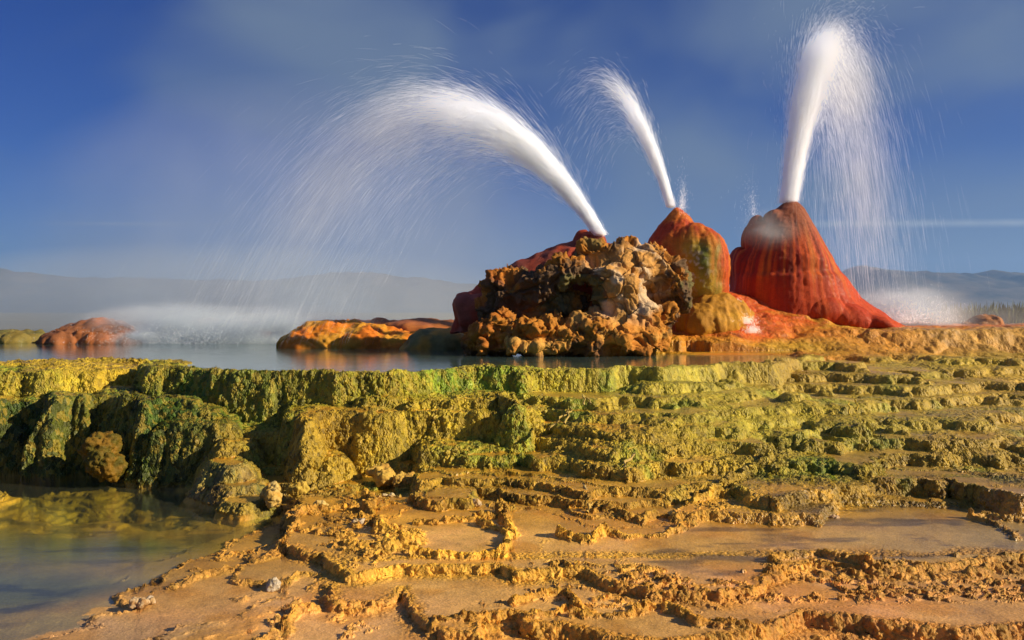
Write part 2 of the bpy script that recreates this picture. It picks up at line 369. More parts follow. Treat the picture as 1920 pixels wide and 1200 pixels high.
def terrain(X, Y):
    """height, rim strength, pool interior mask"""
    n1 = fbm2(X, Y, .42, 3, 3); n2 = fbm2(X, Y, .42, 3, 13)
    amp = np.clip(Y*.0115, .035, .105)
    f1 = fbm2(X, Y, .11, 3, 23); f2 = fbm2(X, Y, .11, 3, 33)
    Xw = X+n1*amp+f1*.022; Yw = Y+n2*amp+f2*.022
    E = tps(X, Y).astype(np.float32)
    mid = sstep(6.1, 7.0, Y)
    big = fbm2(X, Y, .9, 4, 41); sm = fbm2(X, Y, .3, 4, 47)
    water = sstep(-.01, -.03, E)*sstep(-.5, -.9, X)
    dry = (1-water)
    far = sstep(11.5, 13, Y)
    e = E+(big*.095+sm*.042)*mid*(1-.4*far)+(big*.012+sm*.010)*(1-mid)*dry
    flatpool = seg_dist(X, Y, [on(px, py, .09) for px, py in [(1180,1055),(1250,1000),(1400,965),(1560,945),(1900,955),(2200,960),(2200,1030),(1850,1045),(1640,1060),(1450,1050),(1400,1085),(1300,1095)]], True)
    fp = sstep(.02, -.1, flatpool)
    e = e*(1-fp)+.09*fp
    u = np.interp(e, LEV, np.arange(len(LEV))).astype(np.float32)
    k = np.clip(np.floor(u).astype(int), 0, len(LEV)-2); t = u-k
    wall = np.where(k < 11, sstep(.70, .97, t), 1-(1-np.clip((t-.58)/.40, 0, 1))**2.3)
    ht = LEV[k]+(LEV[k+1]-LEV[k])*(.12*t+.88*wall)
    mix = np.clip(.85+.5*fbm2(X, Y, .7, 2, 59), .3, 1)*(1-fp)*(1-.65*far)
    e = e+far*(fbm2(X, Y*1.3, .55, 4, 63)*.05+fbm2(X, Y, .16, 3, 65)*.02)
    h = e*(1-mix)+ht*mix
    rim = .5*np.exp(-(np.minimum(t, 1-t)/.05)**2)*mix*(1-mid)*dry*sstep(-.3, .2, fbm2(X, Y, .5, 2, 61))
    for n, z, s, r, pts in PLW:
        m = bbox_mask(X, Y, pts, 1.0)
        if not m.any(): continue
        sd = seg_dist(Xw[m], Yw[m], pts, True)
        d = np.maximum(sd+r*.4, 0)
        hp = z-(np.sqrt(d*d+r*r)-r)*s
        hp = hp+(.03*n1[m]+.012*f1[m])*(z > .3)+np.minimum(np.maximum(-sd, 0)*.10, .05)*(z > .3)*(z < .99)
        h[m] = np.maximum(h[m], hp)
        if n in ('fa', 'fb'): rim[m] = np.maximum(rim[m], np.maximum(np.exp(-((sd+.015)/.03)**2), .7*sstep(-.02, .0, sd)*sstep(.16, .05, sd)))
        if n == 'v1': rim[m] = np.maximum(rim[m], .9*np.exp(-(np.maximum(sd, 0)/.2)**2)*(sd > -.05))
    # rimstone dams round the foreground pans
    fm = (1-sstep(6.0, 6.8, Y))*sstep(-.005, .03, E)*(1-fp)
    q = .80
    F1, F2 = voro2(Xw/q+.25*f1, Yw/(q*.62)+.25*f2, 71)
    g = np.exp(-((F2-F1)/.045)**2)*sstep(-.1, .3, fbm2(X, Y, .8, 2, 77))
    h = h+fm*g*.016*(1+.7*f1); rim = np.maximum(rim, fm*g)
    F1, F2 = voro2(Xw/.27+.3*f1, Yw/.15+.3*f2, 79)
    g = np.exp(-((F2-F1)/.10)**2)*sstep(.0, .4, fbm2(X, Y, .9, 2, 83)+.35*sstep(.6, 1.6, X)-.15)*sstep(5.2, 4.6, Y)
    h = h+fm*g*.012; rim = np.maximum(rim, .7*fm*g)
    for hh, ww, pts in RIMW:
        m = bbox_mask(X, Y, pts, .4)
        d = seg_dist(Xw[m]+.012*f1[m], Yw[m], pts, False)
        ww2 = ww*.50*(1+.4*f2[m])
        g = np.exp(-(d/ww2)**2); h[m] += hh*g*(1+.6*f1[m]); rim[m] = np.maximum(rim[m], np.clip(1.3*g, 0, 1))
    water = water*(h < .03)
    # upper pool bed
    m = bbox_mask(X, Y, POOL, .5)
    sd = np.full(X.shape, 1.0, np.float32); sd[m] = seg_dist(Xw[m], Yw[m], POOL, True)
    inside = sstep(-.10, -.35, sd)*np.maximum(sstep(1.16, 1.06, h), X/Y*F+CX < 900)*(Y < 18)
    far_r = sstep(1330, 1180, X/Y*F+CX+(Y-12.5)*0)   # the bed shoals towards the red apron
    inside = inside*np.where(Y > 11.5, np.clip(far_r+sstep(12.8, 11.6, Y), 0, 1), 1)
    h = np.where(inside > 0, np.minimum(h, 1.0-.12*inside), h)
    # the whole terrace mound falls off to the plain behind it
    h = h-sstep(18.5, 22.5, Y)*1.2
    return h.astype(np.float32), rim.astype(np.float32), inside.astype(np.float32), water.astype(np.float32), fp.astype(np.float32)

# colour of the growth (moss) and of the flats, by place: photo column, distance, moss rgb, flat rgb
CZ = [(300,8.0,(.08,.10,.012),(.3,.22,.04)),(0,8.4,(.07,.09,.012),(.3,.22,.04)),(100,9.6,(.50,.36,.03),(.36,.26,.06)),(0,9.1,(.30,.26,.03),(.36,.26,.06)),  # left walls: dark wet moss, with the walls' shade put into its colour
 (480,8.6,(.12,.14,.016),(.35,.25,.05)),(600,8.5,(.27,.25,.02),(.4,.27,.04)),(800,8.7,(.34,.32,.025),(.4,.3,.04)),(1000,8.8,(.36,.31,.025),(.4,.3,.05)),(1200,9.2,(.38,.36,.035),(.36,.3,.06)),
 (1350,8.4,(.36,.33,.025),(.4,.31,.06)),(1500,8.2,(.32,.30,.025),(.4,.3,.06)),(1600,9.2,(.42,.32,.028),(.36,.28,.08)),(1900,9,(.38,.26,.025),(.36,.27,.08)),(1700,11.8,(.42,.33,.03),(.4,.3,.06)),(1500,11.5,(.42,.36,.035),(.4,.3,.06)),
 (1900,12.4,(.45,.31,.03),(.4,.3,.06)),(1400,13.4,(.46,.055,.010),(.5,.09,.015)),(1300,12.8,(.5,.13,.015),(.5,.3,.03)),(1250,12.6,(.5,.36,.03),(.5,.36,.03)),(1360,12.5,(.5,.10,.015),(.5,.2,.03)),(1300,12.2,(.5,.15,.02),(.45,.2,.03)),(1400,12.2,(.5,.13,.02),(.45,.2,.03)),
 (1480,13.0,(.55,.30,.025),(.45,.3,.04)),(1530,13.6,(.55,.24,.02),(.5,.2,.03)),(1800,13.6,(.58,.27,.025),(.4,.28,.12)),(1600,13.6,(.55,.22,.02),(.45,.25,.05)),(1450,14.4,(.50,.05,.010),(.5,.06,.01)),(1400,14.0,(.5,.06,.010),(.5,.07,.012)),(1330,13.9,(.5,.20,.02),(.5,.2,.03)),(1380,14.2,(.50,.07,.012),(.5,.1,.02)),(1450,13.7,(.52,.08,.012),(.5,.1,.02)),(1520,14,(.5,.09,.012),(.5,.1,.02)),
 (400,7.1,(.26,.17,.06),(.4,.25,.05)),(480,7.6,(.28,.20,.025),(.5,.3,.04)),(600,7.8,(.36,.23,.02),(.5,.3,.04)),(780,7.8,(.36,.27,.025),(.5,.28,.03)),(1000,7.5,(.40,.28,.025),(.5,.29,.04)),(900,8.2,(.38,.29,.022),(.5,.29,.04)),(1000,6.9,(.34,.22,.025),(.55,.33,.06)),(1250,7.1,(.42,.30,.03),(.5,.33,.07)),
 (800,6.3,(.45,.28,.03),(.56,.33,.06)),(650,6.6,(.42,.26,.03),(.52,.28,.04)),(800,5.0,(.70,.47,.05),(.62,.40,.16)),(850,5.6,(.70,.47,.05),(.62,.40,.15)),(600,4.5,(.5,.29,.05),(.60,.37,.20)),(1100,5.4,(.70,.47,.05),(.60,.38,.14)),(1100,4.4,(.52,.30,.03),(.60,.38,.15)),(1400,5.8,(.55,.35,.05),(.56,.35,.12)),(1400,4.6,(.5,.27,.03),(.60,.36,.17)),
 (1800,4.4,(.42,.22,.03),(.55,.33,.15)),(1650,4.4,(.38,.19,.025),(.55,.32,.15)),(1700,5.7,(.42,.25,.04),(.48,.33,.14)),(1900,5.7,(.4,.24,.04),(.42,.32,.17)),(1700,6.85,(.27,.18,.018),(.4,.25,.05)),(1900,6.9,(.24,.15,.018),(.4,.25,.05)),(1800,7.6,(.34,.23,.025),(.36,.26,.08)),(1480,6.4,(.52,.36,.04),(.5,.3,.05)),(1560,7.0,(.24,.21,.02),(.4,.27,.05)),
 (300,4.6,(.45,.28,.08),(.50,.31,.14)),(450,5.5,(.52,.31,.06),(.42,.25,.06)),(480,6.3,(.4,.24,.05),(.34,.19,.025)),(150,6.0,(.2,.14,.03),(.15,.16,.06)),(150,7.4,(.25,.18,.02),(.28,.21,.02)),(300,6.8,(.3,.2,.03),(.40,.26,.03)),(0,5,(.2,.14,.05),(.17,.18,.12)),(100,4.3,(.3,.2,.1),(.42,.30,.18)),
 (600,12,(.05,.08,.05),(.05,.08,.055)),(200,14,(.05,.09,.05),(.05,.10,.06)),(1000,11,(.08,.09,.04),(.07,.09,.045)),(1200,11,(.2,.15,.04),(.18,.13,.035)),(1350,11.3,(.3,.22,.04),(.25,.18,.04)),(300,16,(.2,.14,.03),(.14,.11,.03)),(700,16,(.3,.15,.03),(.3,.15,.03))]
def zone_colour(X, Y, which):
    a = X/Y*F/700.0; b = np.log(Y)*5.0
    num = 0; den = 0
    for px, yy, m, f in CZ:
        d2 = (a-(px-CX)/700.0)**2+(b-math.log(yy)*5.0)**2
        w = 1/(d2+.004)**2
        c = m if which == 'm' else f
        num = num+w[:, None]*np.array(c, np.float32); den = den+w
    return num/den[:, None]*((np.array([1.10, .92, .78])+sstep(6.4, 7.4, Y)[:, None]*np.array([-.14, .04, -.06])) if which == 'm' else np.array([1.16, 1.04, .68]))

def build_terrain():
    NC, NY, NR = 1460, 1800, 950
    T = np.concatenate([np.linspace(-1.35, -.66, 160, endpoint=False), np.linspace(-.66, .66, NC-320), np.linspace(.66, 1.35, 161)[1:]]); Ys = np.exp(np.linspace(math.log(2.7), math.log(24), NY))
    X = (T[:, None]*Ys[None, :]).astype(np.float32); Y = np.broadcast_to(Ys[None, :], X.shape).astype(np.float32)
    sh = X.shape
    h, rim, pool, water, fp = [a.reshape(sh) for a in terrain(X.ravel(), Y.ravel())]
    gy = np.gradient(h, axis=1)/np.gradient(Ys)[None, :]
    gx = (np.gradient(h, axis=0)/np.gradient(T)[:, None])/Ys[None, :]
    slope = np.sqrt(gx*gx+gy*gy)
    # even tessellation along each ray: walls get as many rows as they need
    ds = np.sqrt((np.diff(h, axis=1))**2+(.22*np.diff(Y, axis=1))**2)/((Y[:, 1:]+Y[:, :-1])/2)
    ds = np.where((Y[:, 1:] > 15.5), ds*.4, ds)
    # share the spacing between neighbouring rays so that rows stay aligned
    cum = np.concatenate([np.zeros((NC, 1)), np.cumsum(ds, 1)], 1); cum /= cum[:, -1:]
    ker = np.ones(9)/9
    cum = np.apply_along_axis(lambda c: np.convolve(np.pad(c, 4, mode='edge'), ker, 'valid'), 0, cum)
    u = np.linspace(0, 1, NR); idx = np.arange(NY)
    out = {k: np.empty((NC, NR), np.float32) for k in ('Y', 'h', 'rim', 'pool', 'water', 'slope', 'fp')}
    for c in range(NC):
        f = np.interp(u, cum[c], idx)
        for k, arr in (('Y', Y), ('h', h), ('rim', rim), ('pool', pool), ('water', water), ('slope', slope), ('fp', fp)):
            out[k][c] = np.interp(f, idx, arr[c])
    Yv = out['Y'].ravel(); Xv = (T[:, None]*out['Y']).ravel(); hv = out['h'].ravel()
    slope = out['slope'].ravel(); rim = out['rim'].ravel(); pool = out['pool'].ravel(); water = out['water'].ravel(); fp = out['fp'].ravel()
    mid = sstep(6.2, 6.9, Yv); far = sstep(11.8, 13.2, Yv)
    patch = sstep(-.15, .35, fbm2(Xv, Yv, .5, 4, 91))
    field = sstep(-.6, -.1, fbm2(Xv, Yv, .35, 3, 95))          # growth spreads over the gentle slopes too
    steep = sstep(.10, .45, slope)
    knob = np.clip(np.maximum(steep, mid*(.14+.72*np.maximum(field*sstep(.08, .22, slope), sstep(-.05, .25, fbm2(Xv, Yv*.9, .5, 3, 97))*sstep(1000, 1150, Xv/Yv*F+CX)))), 0, 1)*(.6+.4*mid)
    knob = knob*(1-pool)*(1-water)*(1-.45*far)*(1-.45*sstep(7.0, 8.5, Yv)*sstep(1000, 1150, Xv/Yv*F+CX))
    knob = np.maximum(knob, .12*rim*(1-mid))
    crust = np.clip(np.maximum(rim*1.2, 1.0*steep*(1-mid)), 0, 1)*(1-water)
    mossy = np.clip(np.maximum(knob*1.25, rim), 0, 1)
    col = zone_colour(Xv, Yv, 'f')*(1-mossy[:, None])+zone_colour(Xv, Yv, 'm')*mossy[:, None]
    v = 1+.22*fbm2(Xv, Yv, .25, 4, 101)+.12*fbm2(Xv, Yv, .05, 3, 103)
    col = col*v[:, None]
    # pinkish bloom and orange staining over the pans, brown streaks in the shallow pools
    pk = sstep(.0, .7, fbm2(Xv, Yv, .6, 4, 107))*(1-mid)*(1-mossy)*(1-water)
    col = col*(1+pk[:, None]*np.array([.03, -.01, .20]))
    og = sstep(.05, .6, fbm2(Xv+9, Yv, .45, 4, 109))*(1-mossy)*(1-water)*.8
    col = col*(1+og[:, None]*np.array([-.08, -.22, -.55]))
    st = sstep(.1, .6, fbm2(Xv*.5, Yv*1.6, .22, 5, 113))*np.maximum(water, fp)
    col = col*(1-.62*st[:, None]*np.array([1, .95, .6]))
    gr = sstep(.15, .7, fbm2(Xv, Yv, .55, 4, 117))*mid*sstep(11.5, 10, Yv)*mossy
    col = col*(1+gr[:, None]*np.array([-.38, -.05, -.1]))
    rd = sstep(.1, .5, fbm2(Xv, Yv*1.3, .6, 4, 119))*far
    yl = sstep(.25, .6, fbm2(Xv+5, Yv*1.3, .5, 4, 121))*far*.8*(Xv/Yv*F+CX > 1230)*(Xv/Yv*F+CX < 1700)*sstep(1.75, 1.45, hv)
    col = col*(1-yl[:, None])+yl[:, None]*np.array([.55, .33, .025])*.75+yl[:, None]*col*.25
    wet = np.clip(sstep(.12, .03, slope)*(1-knob)*(.5+.5*mid)*(.5+.5*sstep(-.3, .2, fbm2(Xv, Yv, .7, 3, 99))), 0, 1)
    wet = np.clip(np.maximum(wet*1.0, fp*.85)*(1-.6*rim)+.12*mid, 0, 1)
    V = np.c_[Xv, Yv, hv]
    i = (np.arange(NC-1)[:, None]*NR+np.arange(NR-1)[None, :]).ravel()
    Fq = np.c_[i, i+NR, i+NR+1, i+1]
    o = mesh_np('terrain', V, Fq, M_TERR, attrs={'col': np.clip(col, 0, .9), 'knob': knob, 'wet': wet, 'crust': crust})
    tag(o, 'mossy yellow and green terraces stepping down to tan mineral pans', kind='structure')
    return o
build_terrain()

# ------------------------------------------------------------------ water
def sheet(name, pts, z, mat, label):
    bm = bmesh.new(); vs = [bm.verts.new((x, y, z)) for x, y in pts]; f = bm.faces.new(vs); f.normal_update()
    if f.normal.z < 0: f.normal_flip()
    bm.normal_update(); me = bpy.data.meshes.new(name); bm.to_mesh(me); bm.free(); me.materials.append(mat)
    o = bpy.data.objects.new(name, me); COL.objects.link(o); tag(o, label, kind='structure'); return o
front = [(x, y+.16) for x, y in POOL[:15]]
sheet('water', front+[((1560-CX)/F*12.6, 12.6), ((1400-CX)/F*13.6, 13.6), ((1150-CX)/F*15.5, 15.5), ((800-CX)/F*18.4, 18.4), (-16, 18.4)], .972,
      mat_water('hot_pool_water', (.42, .70, .64), .85, 5, .10, .08, (1, 3, 1)), 'shallow grey green hot pool behind the mossy rim')
sheet('water', [((px-CX)/F*Y, Y) for px, Y in [(-700,4.1),(215,4.1),(300,4.9),(440,5.5),(520,6.2),(500,7.0),(470,7.6),(300,8.8),(-700,9)]], -.012,
      mat_water('shallow_pool_water', (.80, .86, .66), .97, 22, .05, .04, (1, 2, 1)), 'dark still shallow pool under the mossy wall')

# ------------------------------------------------------------------ blobs (geyser mounds, rocks)
def prim_ellipsoid(bm, c, r, rot=0, seg=28):
    m = Matrix.Translation(Vector(c)) @ Matrix.Rotation(rot, 4, 'Y') @ Matrix.Diagonal((*r, 1))
    bmesh.ops.create_uvsphere(bm, u_segments=seg, v_segments=seg//2, radius=1, matrix=m)
def prim_lathe(bm, c, prof, nseg=48, wob=0, seed=0):
    """prof: (z, r_left, r_right, r_depth, x shift) from the bottom up"""
    rings = []
    for z, rl, rr, rd, xs in prof:
        ring = []
        for k in range(nseg):
            a = 2*math.pi*k/nseg; ca, sa = math.cos(a), math.sin(a)
            rx = rr if ca > 0 else rl
            ring.append(bm.verts.new((c[0]+xs+rx*ca, c[1]+rd*sa, z)))
        rings.append(ring)
    for a, b in zip(rings, rings[1:]):
        for k in range(nseg): bm.faces.new((a[k], a[(k+1) % nseg], b[(k+1) % nseg], b[k]))
    bm.faces.new(list(reversed(rings[0]))); bm.faces.new(rings[-1])

def blob(name, bm, voxel, smooth, dispf, colf, mat, loc=None, parent=None):
    me = bpy.data.meshes.new(name); bm.to_mesh(me); bm.free()
    o = bpy.data.objects.new(name, me); COL.objects.link(o)
    md = o.modifiers.new('r', 'REMESH'); md.mode = 'VOXEL'; md.voxel_size = voxel
    if smooth:
        s = o.modifiers.new('s', 'SMOOTH'); s.factor = .5; s.iterations = smooth
    dg = bpy.context.evaluated_depsgraph_get()
    nm = bpy.data.meshes.new_from_object(o.evaluated_get(dg)); o.modifiers.clear(); o.data = nm; bpy.data.meshes.remove(me); nm.name = name
    n = len(nm.vertices); P = np.empty(n*3, np.float32); nm.vertices.foreach_get('co', P); P = P.reshape(-1, 3)
    N = np.empty(n*3, np.float32); nm.vertices.foreach_get('normal', N); N = N.reshape(-1, 3)
    P = P.astype(np.float64); d = dispf(P, N)
    Q = P+(N*d[:, None] if d.ndim == 1 else d)
    if loc is not None: Q = Q-np.array(loc); o.location = Vector(loc)-(parent.location if parent else Vector((0, 0, 0)))
    nm.vertices.foreach_set('co', Q.astype(np.float32).ravel())
    nm.polygons.foreach_set('use_smooth', np.ones(len(nm.polygons), bool))
    set_attr(nm, 'col', np.clip(colf(P, N, d), 0, .9)); nm.materials.clear(); nm.materials.append(mat); nm.update()
    o.parent = parent
    return o

def lerpc(a, b, t): return np.asarray(a)*(1-t[:, None])+np.asarray(b)*t[:, None]

def ell_px(bm, px, py, rx, rz, Y, ry, rot=0):
    c = at(px, py, Y); prim_ellipsoid(bm, c, (rx/F*Y, ry, rz/F*Y), R(rot))

# the cracked rock outcrop
def rock_disp(P, N):
    px = P[:, 0]/P[:, 1]*F+CX; py = HZ-(P[:, 2]-HC)/P[:, 1]*F
    W = rock_warp(P)
    h1, e1, c1 = facets(W/.26, 5); h2, e2, c2 = facets(W/.11, 15); h3, e3, c3 = facets(W/.05, 25)
    pale = rock_pale(px, py, P)
    ridged = 1-np.abs(fbm3(P, .3, 4, 7)); r2 = 1-np.abs(fbm3(P+3, .09, 3, 6))
    cracked = h1*.050+h2*.012-.030*np.exp(-(e1/.045)**2)-.010*np.exp(-(e2/.05)**2)+fbm3(P, .07, 4, 8)*.012
    crusty = h1*.075+h2*.040+h3*.014+(ridged-.6)*.12+(r2-.6)*.05-.07*sstep(.3, .7, fbm3(P, .22, 3, 4))
    big = fbm3(P, .45, 4, 9)*.10
    return cracked*pale+crusty*(1-pale)+big-.03
def rock_warp(P): return P*np.array([1, 1, .8])+np.c_[fbm3(P, .3, 3, 1), fbm3(P, .3, 3, 2), fbm3(P, .3, 3, 3)]*.06
def rock_pale(px, py, P):
    a = np.exp(-(((px-1185)/62)**2+((py-565)/62)**2)**2)
    b = np.exp(-(((px-1185)/85)**2+((py-490)/36)**2)**2)
    c = np.exp(-(((px-1185)/85)**2+((py-625)/36)**2)**2)*.9
    d = np.exp(-(((px-1010)/75)**2+((py-648)/20)**2)**2)*.9
    f = np.exp(-(((px-1100)/60)**2+((py-610)/26)**2)**2)*.7
    m = np.clip(np.maximum.reduce([a, b, c, d, f])+.35*fbm3(P, .3, 3, 31), 0, 1)
    return sstep(.3, .65, m)
def rock_col(P, N, d):
    px = P[:, 0]/P[:, 1]*F+CX; py = HZ-(P[:, 2]-HC)/P[:, 1]*F
    pale = rock_pale(px, py, P)
    hh, e1, cid = facets(rock_warp(P)/.26, 5); F1 = 0; F2 = e1
    n = fbm3(P, .22, 4, 41)
    low = sstep(570, 615, py)
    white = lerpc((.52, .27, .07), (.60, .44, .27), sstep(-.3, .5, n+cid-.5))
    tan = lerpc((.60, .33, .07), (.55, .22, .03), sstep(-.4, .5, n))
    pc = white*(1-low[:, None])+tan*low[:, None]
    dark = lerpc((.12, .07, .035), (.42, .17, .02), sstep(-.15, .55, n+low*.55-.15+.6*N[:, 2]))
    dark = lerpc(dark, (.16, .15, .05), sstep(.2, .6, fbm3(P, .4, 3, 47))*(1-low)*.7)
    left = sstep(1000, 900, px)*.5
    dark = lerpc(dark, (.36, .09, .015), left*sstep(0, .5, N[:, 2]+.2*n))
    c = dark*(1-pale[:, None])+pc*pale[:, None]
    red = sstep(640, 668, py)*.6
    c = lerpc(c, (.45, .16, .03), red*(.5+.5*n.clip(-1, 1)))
    crev = np.exp(-((F2-F1)/.035)**2)*pale
    return lerpc(c, (.20, .11, .04), crev*.6)
bm = bmesh.new()
for a in [(1170,505,88,50,12.95,.5),(1125,478,48,26,12.95,.36),(1165,478,40,26,12.9,.3),(1225,482,38,30,12.9,.34),(1250,505,36,36,12.9,.34),(1060,512,42,32,12.75,.36),(1055,495,22,18,12.7,.2),
          (958,548,58,40,12.95,.45),(928,535,22,28,12.8,.22),(975,532,40,26,12.85,.3),(1012,535,36,33,12.75,.33),(1270,535,28,40,12.75,.28),(1286,556,18,24,12.62,.2),(1000,580,120,40,13.1,.45),(1232,550,34,46,13.15,.3),(1245,575,30,30,13.1,.3),
          (1168,552,50,46,12.48,.40),(1190,590,52,46,12.42,.34),(1150,530,40,30,12.5,.3),(1130,515,40,26,12.6,.3),
          (1185,625,72,42,12.42,.42),(1110,622,70,38,12.38,.42),(1020,630,70,34,12.4,.4),(940,628,62,36,12.55,.38),(890,645,30,24,12.6,.25),(1050,655,160,16,12.35,.36),(1200,648,52,22,12.3,.3),
          (962,650,16,16,12.02,.16),(985,652,14,15,12.0,.16),(1008,652,15,17,12.0,.16),(1034,652,16,16,12.0,.16),(1060,640,26,24,12.1,.2),(1110,645,30,26,12.1,.24),(1165,640,30,28,12.12,.24),(905,652,10,18,12.2,.1),(945,600,26,24,12.4,.2),(1215,630,30,26,12.2,.2),(1255,590,12,14,12.5,.12),(1248,605,13,14,12.42,.12),(1262,602,10,11,12.42,.1)]:
    ell_px(bm, *a)
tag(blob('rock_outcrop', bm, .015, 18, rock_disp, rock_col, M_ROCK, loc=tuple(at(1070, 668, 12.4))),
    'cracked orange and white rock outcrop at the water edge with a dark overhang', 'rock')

def flutes(P, c, k, seed, amp, zs=1.2):
    a = np.arctan2(P[:, 1]-c[1], P[:, 0]-c[0])
    r = np.hypot(P[:, 1]-c[1], P[:, 0]-c[0])
    q = np.c_[np.cos(a)*k, np.sin(a)*k, P[:, 2]*zs]
    n = fbm3(q, 1.0, 3, seed)
    return n*amp, a, q

# left mound with its vent, purple, half hidden behind the rock
cL = at(1105, 560, 13.7)
bm = bmesh.new()
Yl = 13.7
def zrow(py, Y): return HC-(py-HZ)/F*Y
u = Yl/F
prim_lathe(bm, (cL[0], Yl), [(zrow(625,Yl),262*u,90*u,.5,0),(zrow(600,Yl),258*u,90*u,.5,0),(zrow(572,Yl),255*u,88*u,.48,0),(zrow(552,Yl),236*u,86*u,.46,0),(zrow(530,Yl),200*u,84*u,.44,0),(zrow(500,Yl),140*u,80*u,.4,0),(zrow(470,Yl),60*u,60*u,.4,0),(zrow(458,Yl),30*u,32*u,.24,0)])
ell_px(bm, 870, 575, 28, 30, 13.5, .35); ell_px(bm, 900, 590, 45, 40, 13.4, .35)
def dispL(P, N):
    f, a, q = flutes(P, cL, 3.0, 61, .05)
    return f+fbm3(P, .25, 3, 63)*.04+(1-voro3(P/.2, 65)[0])*.03
def colL(P, N, d): return lerpc((.27, .07, .045), (.36, .05, .02), sstep(-.4, .5, fbm3(P, .3, 3, 67)))
ML = tag(blob('geyser_mound', bm, .03, 4, dispL, colL, M_MOUND, loc=tuple(at(1105, 640, 13.7))), 'purple brown geyser mound mostly hidden behind the cracked rock outcrop', 'geyser mound', 'geyser mounds')

bm = bmesh.new()
prim_lathe(bm, (cL[0], Yl), [(zrow(490,Yl),30*u,34*u,.3,0),(zrow(460,Yl),27*u,31*u,.25,0),(zrow(448,Yl),23*u,28*u,.21,0),(zrow(440,Yl),18*u,22*u,.16,0),(zrow(436,Yl),9*u,12*u,.08,0)])
blob('vent', bm, .02, 3, dispL, colL, M_MOUND, loc=tuple(at(1105, 470, Yl)), parent=ML)

# middle mound: peak and bulging, streaked lobe
cM = at(1290, 500, 14.2); Ym = 14.2; u = Ym/F
bm = bmesh.new()
prim_lathe(bm, (at(1270,0,Ym)[0], Ym), [(zrow(600,Ym),62*u,60*u,.5,0),(zrow(540,Ym),62*u,60*u,.5,0),(zrow(480,Ym),62*u,58*u,.5,0),(zrow(447,Ym),52*u,48*u,.42,0),(zrow(425,Ym),36*u,36*u,.32,0),(zrow(405,Ym),21*u,23*u,.2,0),(zrow(394,Ym),11*u,13*u,.11,0),(zrow(388,Ym),4*u,6*u,.04,0)])
bm2 = bm; bm = bmesh.new()
ell_px(bm, 1318, 500, 50, 76, 13.95, .46); ell_px(bm, 1300, 480, 45, 62, 13.98, .4); ell_px(bm, 1335, 520, 33, 62, 14.0, .4); ell_px(bm, 1325, 535, 40, 45, 13.95, .4)
def dispM(P, N):
    f, a, q = flutes(P, cM, 4.5, 71, .022, .6)
    f2, _, _ = flutes(P, cM, 16, 73, .010, .6)
    return f*.5+f2*.7+fbm3(P, .3, 4, 75)*.028+fbm3(P, .04, 4, 76)*.007
def colM(P, N, d):
    px = P[:, 0]/P[:, 1]*F+CX; py = HZ-(P[:, 2]-HC)/P[:, 1]*F
    wx = px+fbm3(P*np.array([1, 1, .25]), .18, 3, 77)*11
    c = lerpc((.50, .09, .012), (.40, .05, .012), sstep(-.4, .4, fbm3(P*np.array([1, 1, .2]), .12, 3, 79)))
    g2, _, _ = flutes(P, cM, 26, 78, 1.0, .4)
    c = lerpc(c, (.18, .03, .012), sstep(.05, .5, g2)*.55); c = lerpc(c, (.6, .2, .02), sstep(.0, .5, fbm3(P*np.array([1, 1, .3]), .2, 3, 74))*.5)
    front = sstep(14.25, 13.9, P[:, 1])*sstep(425, 470, py)
    yel = np.exp(-((wx-1303)/27)**2)*front
    grn = np.exp(-((wx-1316)/11)**2)*front*sstep(440, 470, py)
    grn2 = np.exp(-((wx-1345)/6)**2)*front*.7
    c = lerpc(c, (.52, .30, .025), np.clip(yel*1.2, 0, 1)); c = lerpc(c, (.16, .19, .03), np.clip(grn+grn2, 0, .95))
    c = lerpc(c, (.62, .48, .06), np.clip(sstep(495, 540, py)*np.exp(-((wx-1322)/20)**2)*front, 0, 1))
    gl = sstep(.1, .5, fbm3(P, .05, 2, 81))*np.exp(-(((px-1308)/20)**2+((py-505)/30)**2))
    return lerpc(c, (.7, .66, .5), np.clip(gl, 0, .7))
MM = tag(blob('geyser_mound', bm2, .022, 5, dispM, colM, M_MOUND, loc=tuple(at(1295, 600, 14.1))), 'bulging orange geyser mound streaked yellow and green, between the rock and the tall red cone', 'geyser mound', 'geyser mounds')

blob('bulge', bm, .022, 5, dispM, colM, M_MOUND, loc=tuple(at(1318, 570, 13.9)), parent=MM)['label'] = 'rounded front lobe streaked yellow and green'
# right cone
Yc = 15.0; u = Yc/F; xc = at(1482, 0, Yc)[0]; cC = (xc, Yc, 2.5)
bm = bmesh.new()
prim_lathe(bm, (xc, Yc), [(zrow(640,Yc),118*u,240*u,1.05,0),(zrow(614,Yc),116*u,218*u,1.02,0),(zrow(600,Yc),115*u,190*u,1.0,0),(zrow(580,Yc),114*u,158*u,.97,0),(zrow(560,Yc),113*u,126*u,.95,0),(zrow(540,Yc),112*u,112*u,.92,0),
  (zrow(519,Yc),111*u,97*u,.89,0),(zrow(513,Yc),108*u,90*u,.83,0),(zrow(490,Yc),100*u,76*u,.82,0),(zrow(460,Yc),85*u,60*u,.68,0),(zrow(440,Yc),72*u,50*u,.58,0),(zrow(420,Yc),58*u,38*u,.48,0),(zrow(405,Yc),45*u,31*u,.38,0),(zrow(393,Yc),32*u,25*u,.28,0),(zrow(384,Yc),18*u,16*u,.17,0),(zrow(379,Yc),7*u,9*u,.08,0)])
bm2 = bm; bm = bmesh.new(); ell_px(bm, 1418, 428, 17, 26, 14.95, .22); ell_px(bm, 1418, 455, 27, 46, 15.0, .32); ell_px(bm, 1432, 450, 30, 40, 14.95, .35); bmv = bm; bm = bm2; ell_px(bm, 1452, 415, 22, 22, 14.85, .2); ell_px(bm, 1385, 505, 20, 42, 15.1, .4)
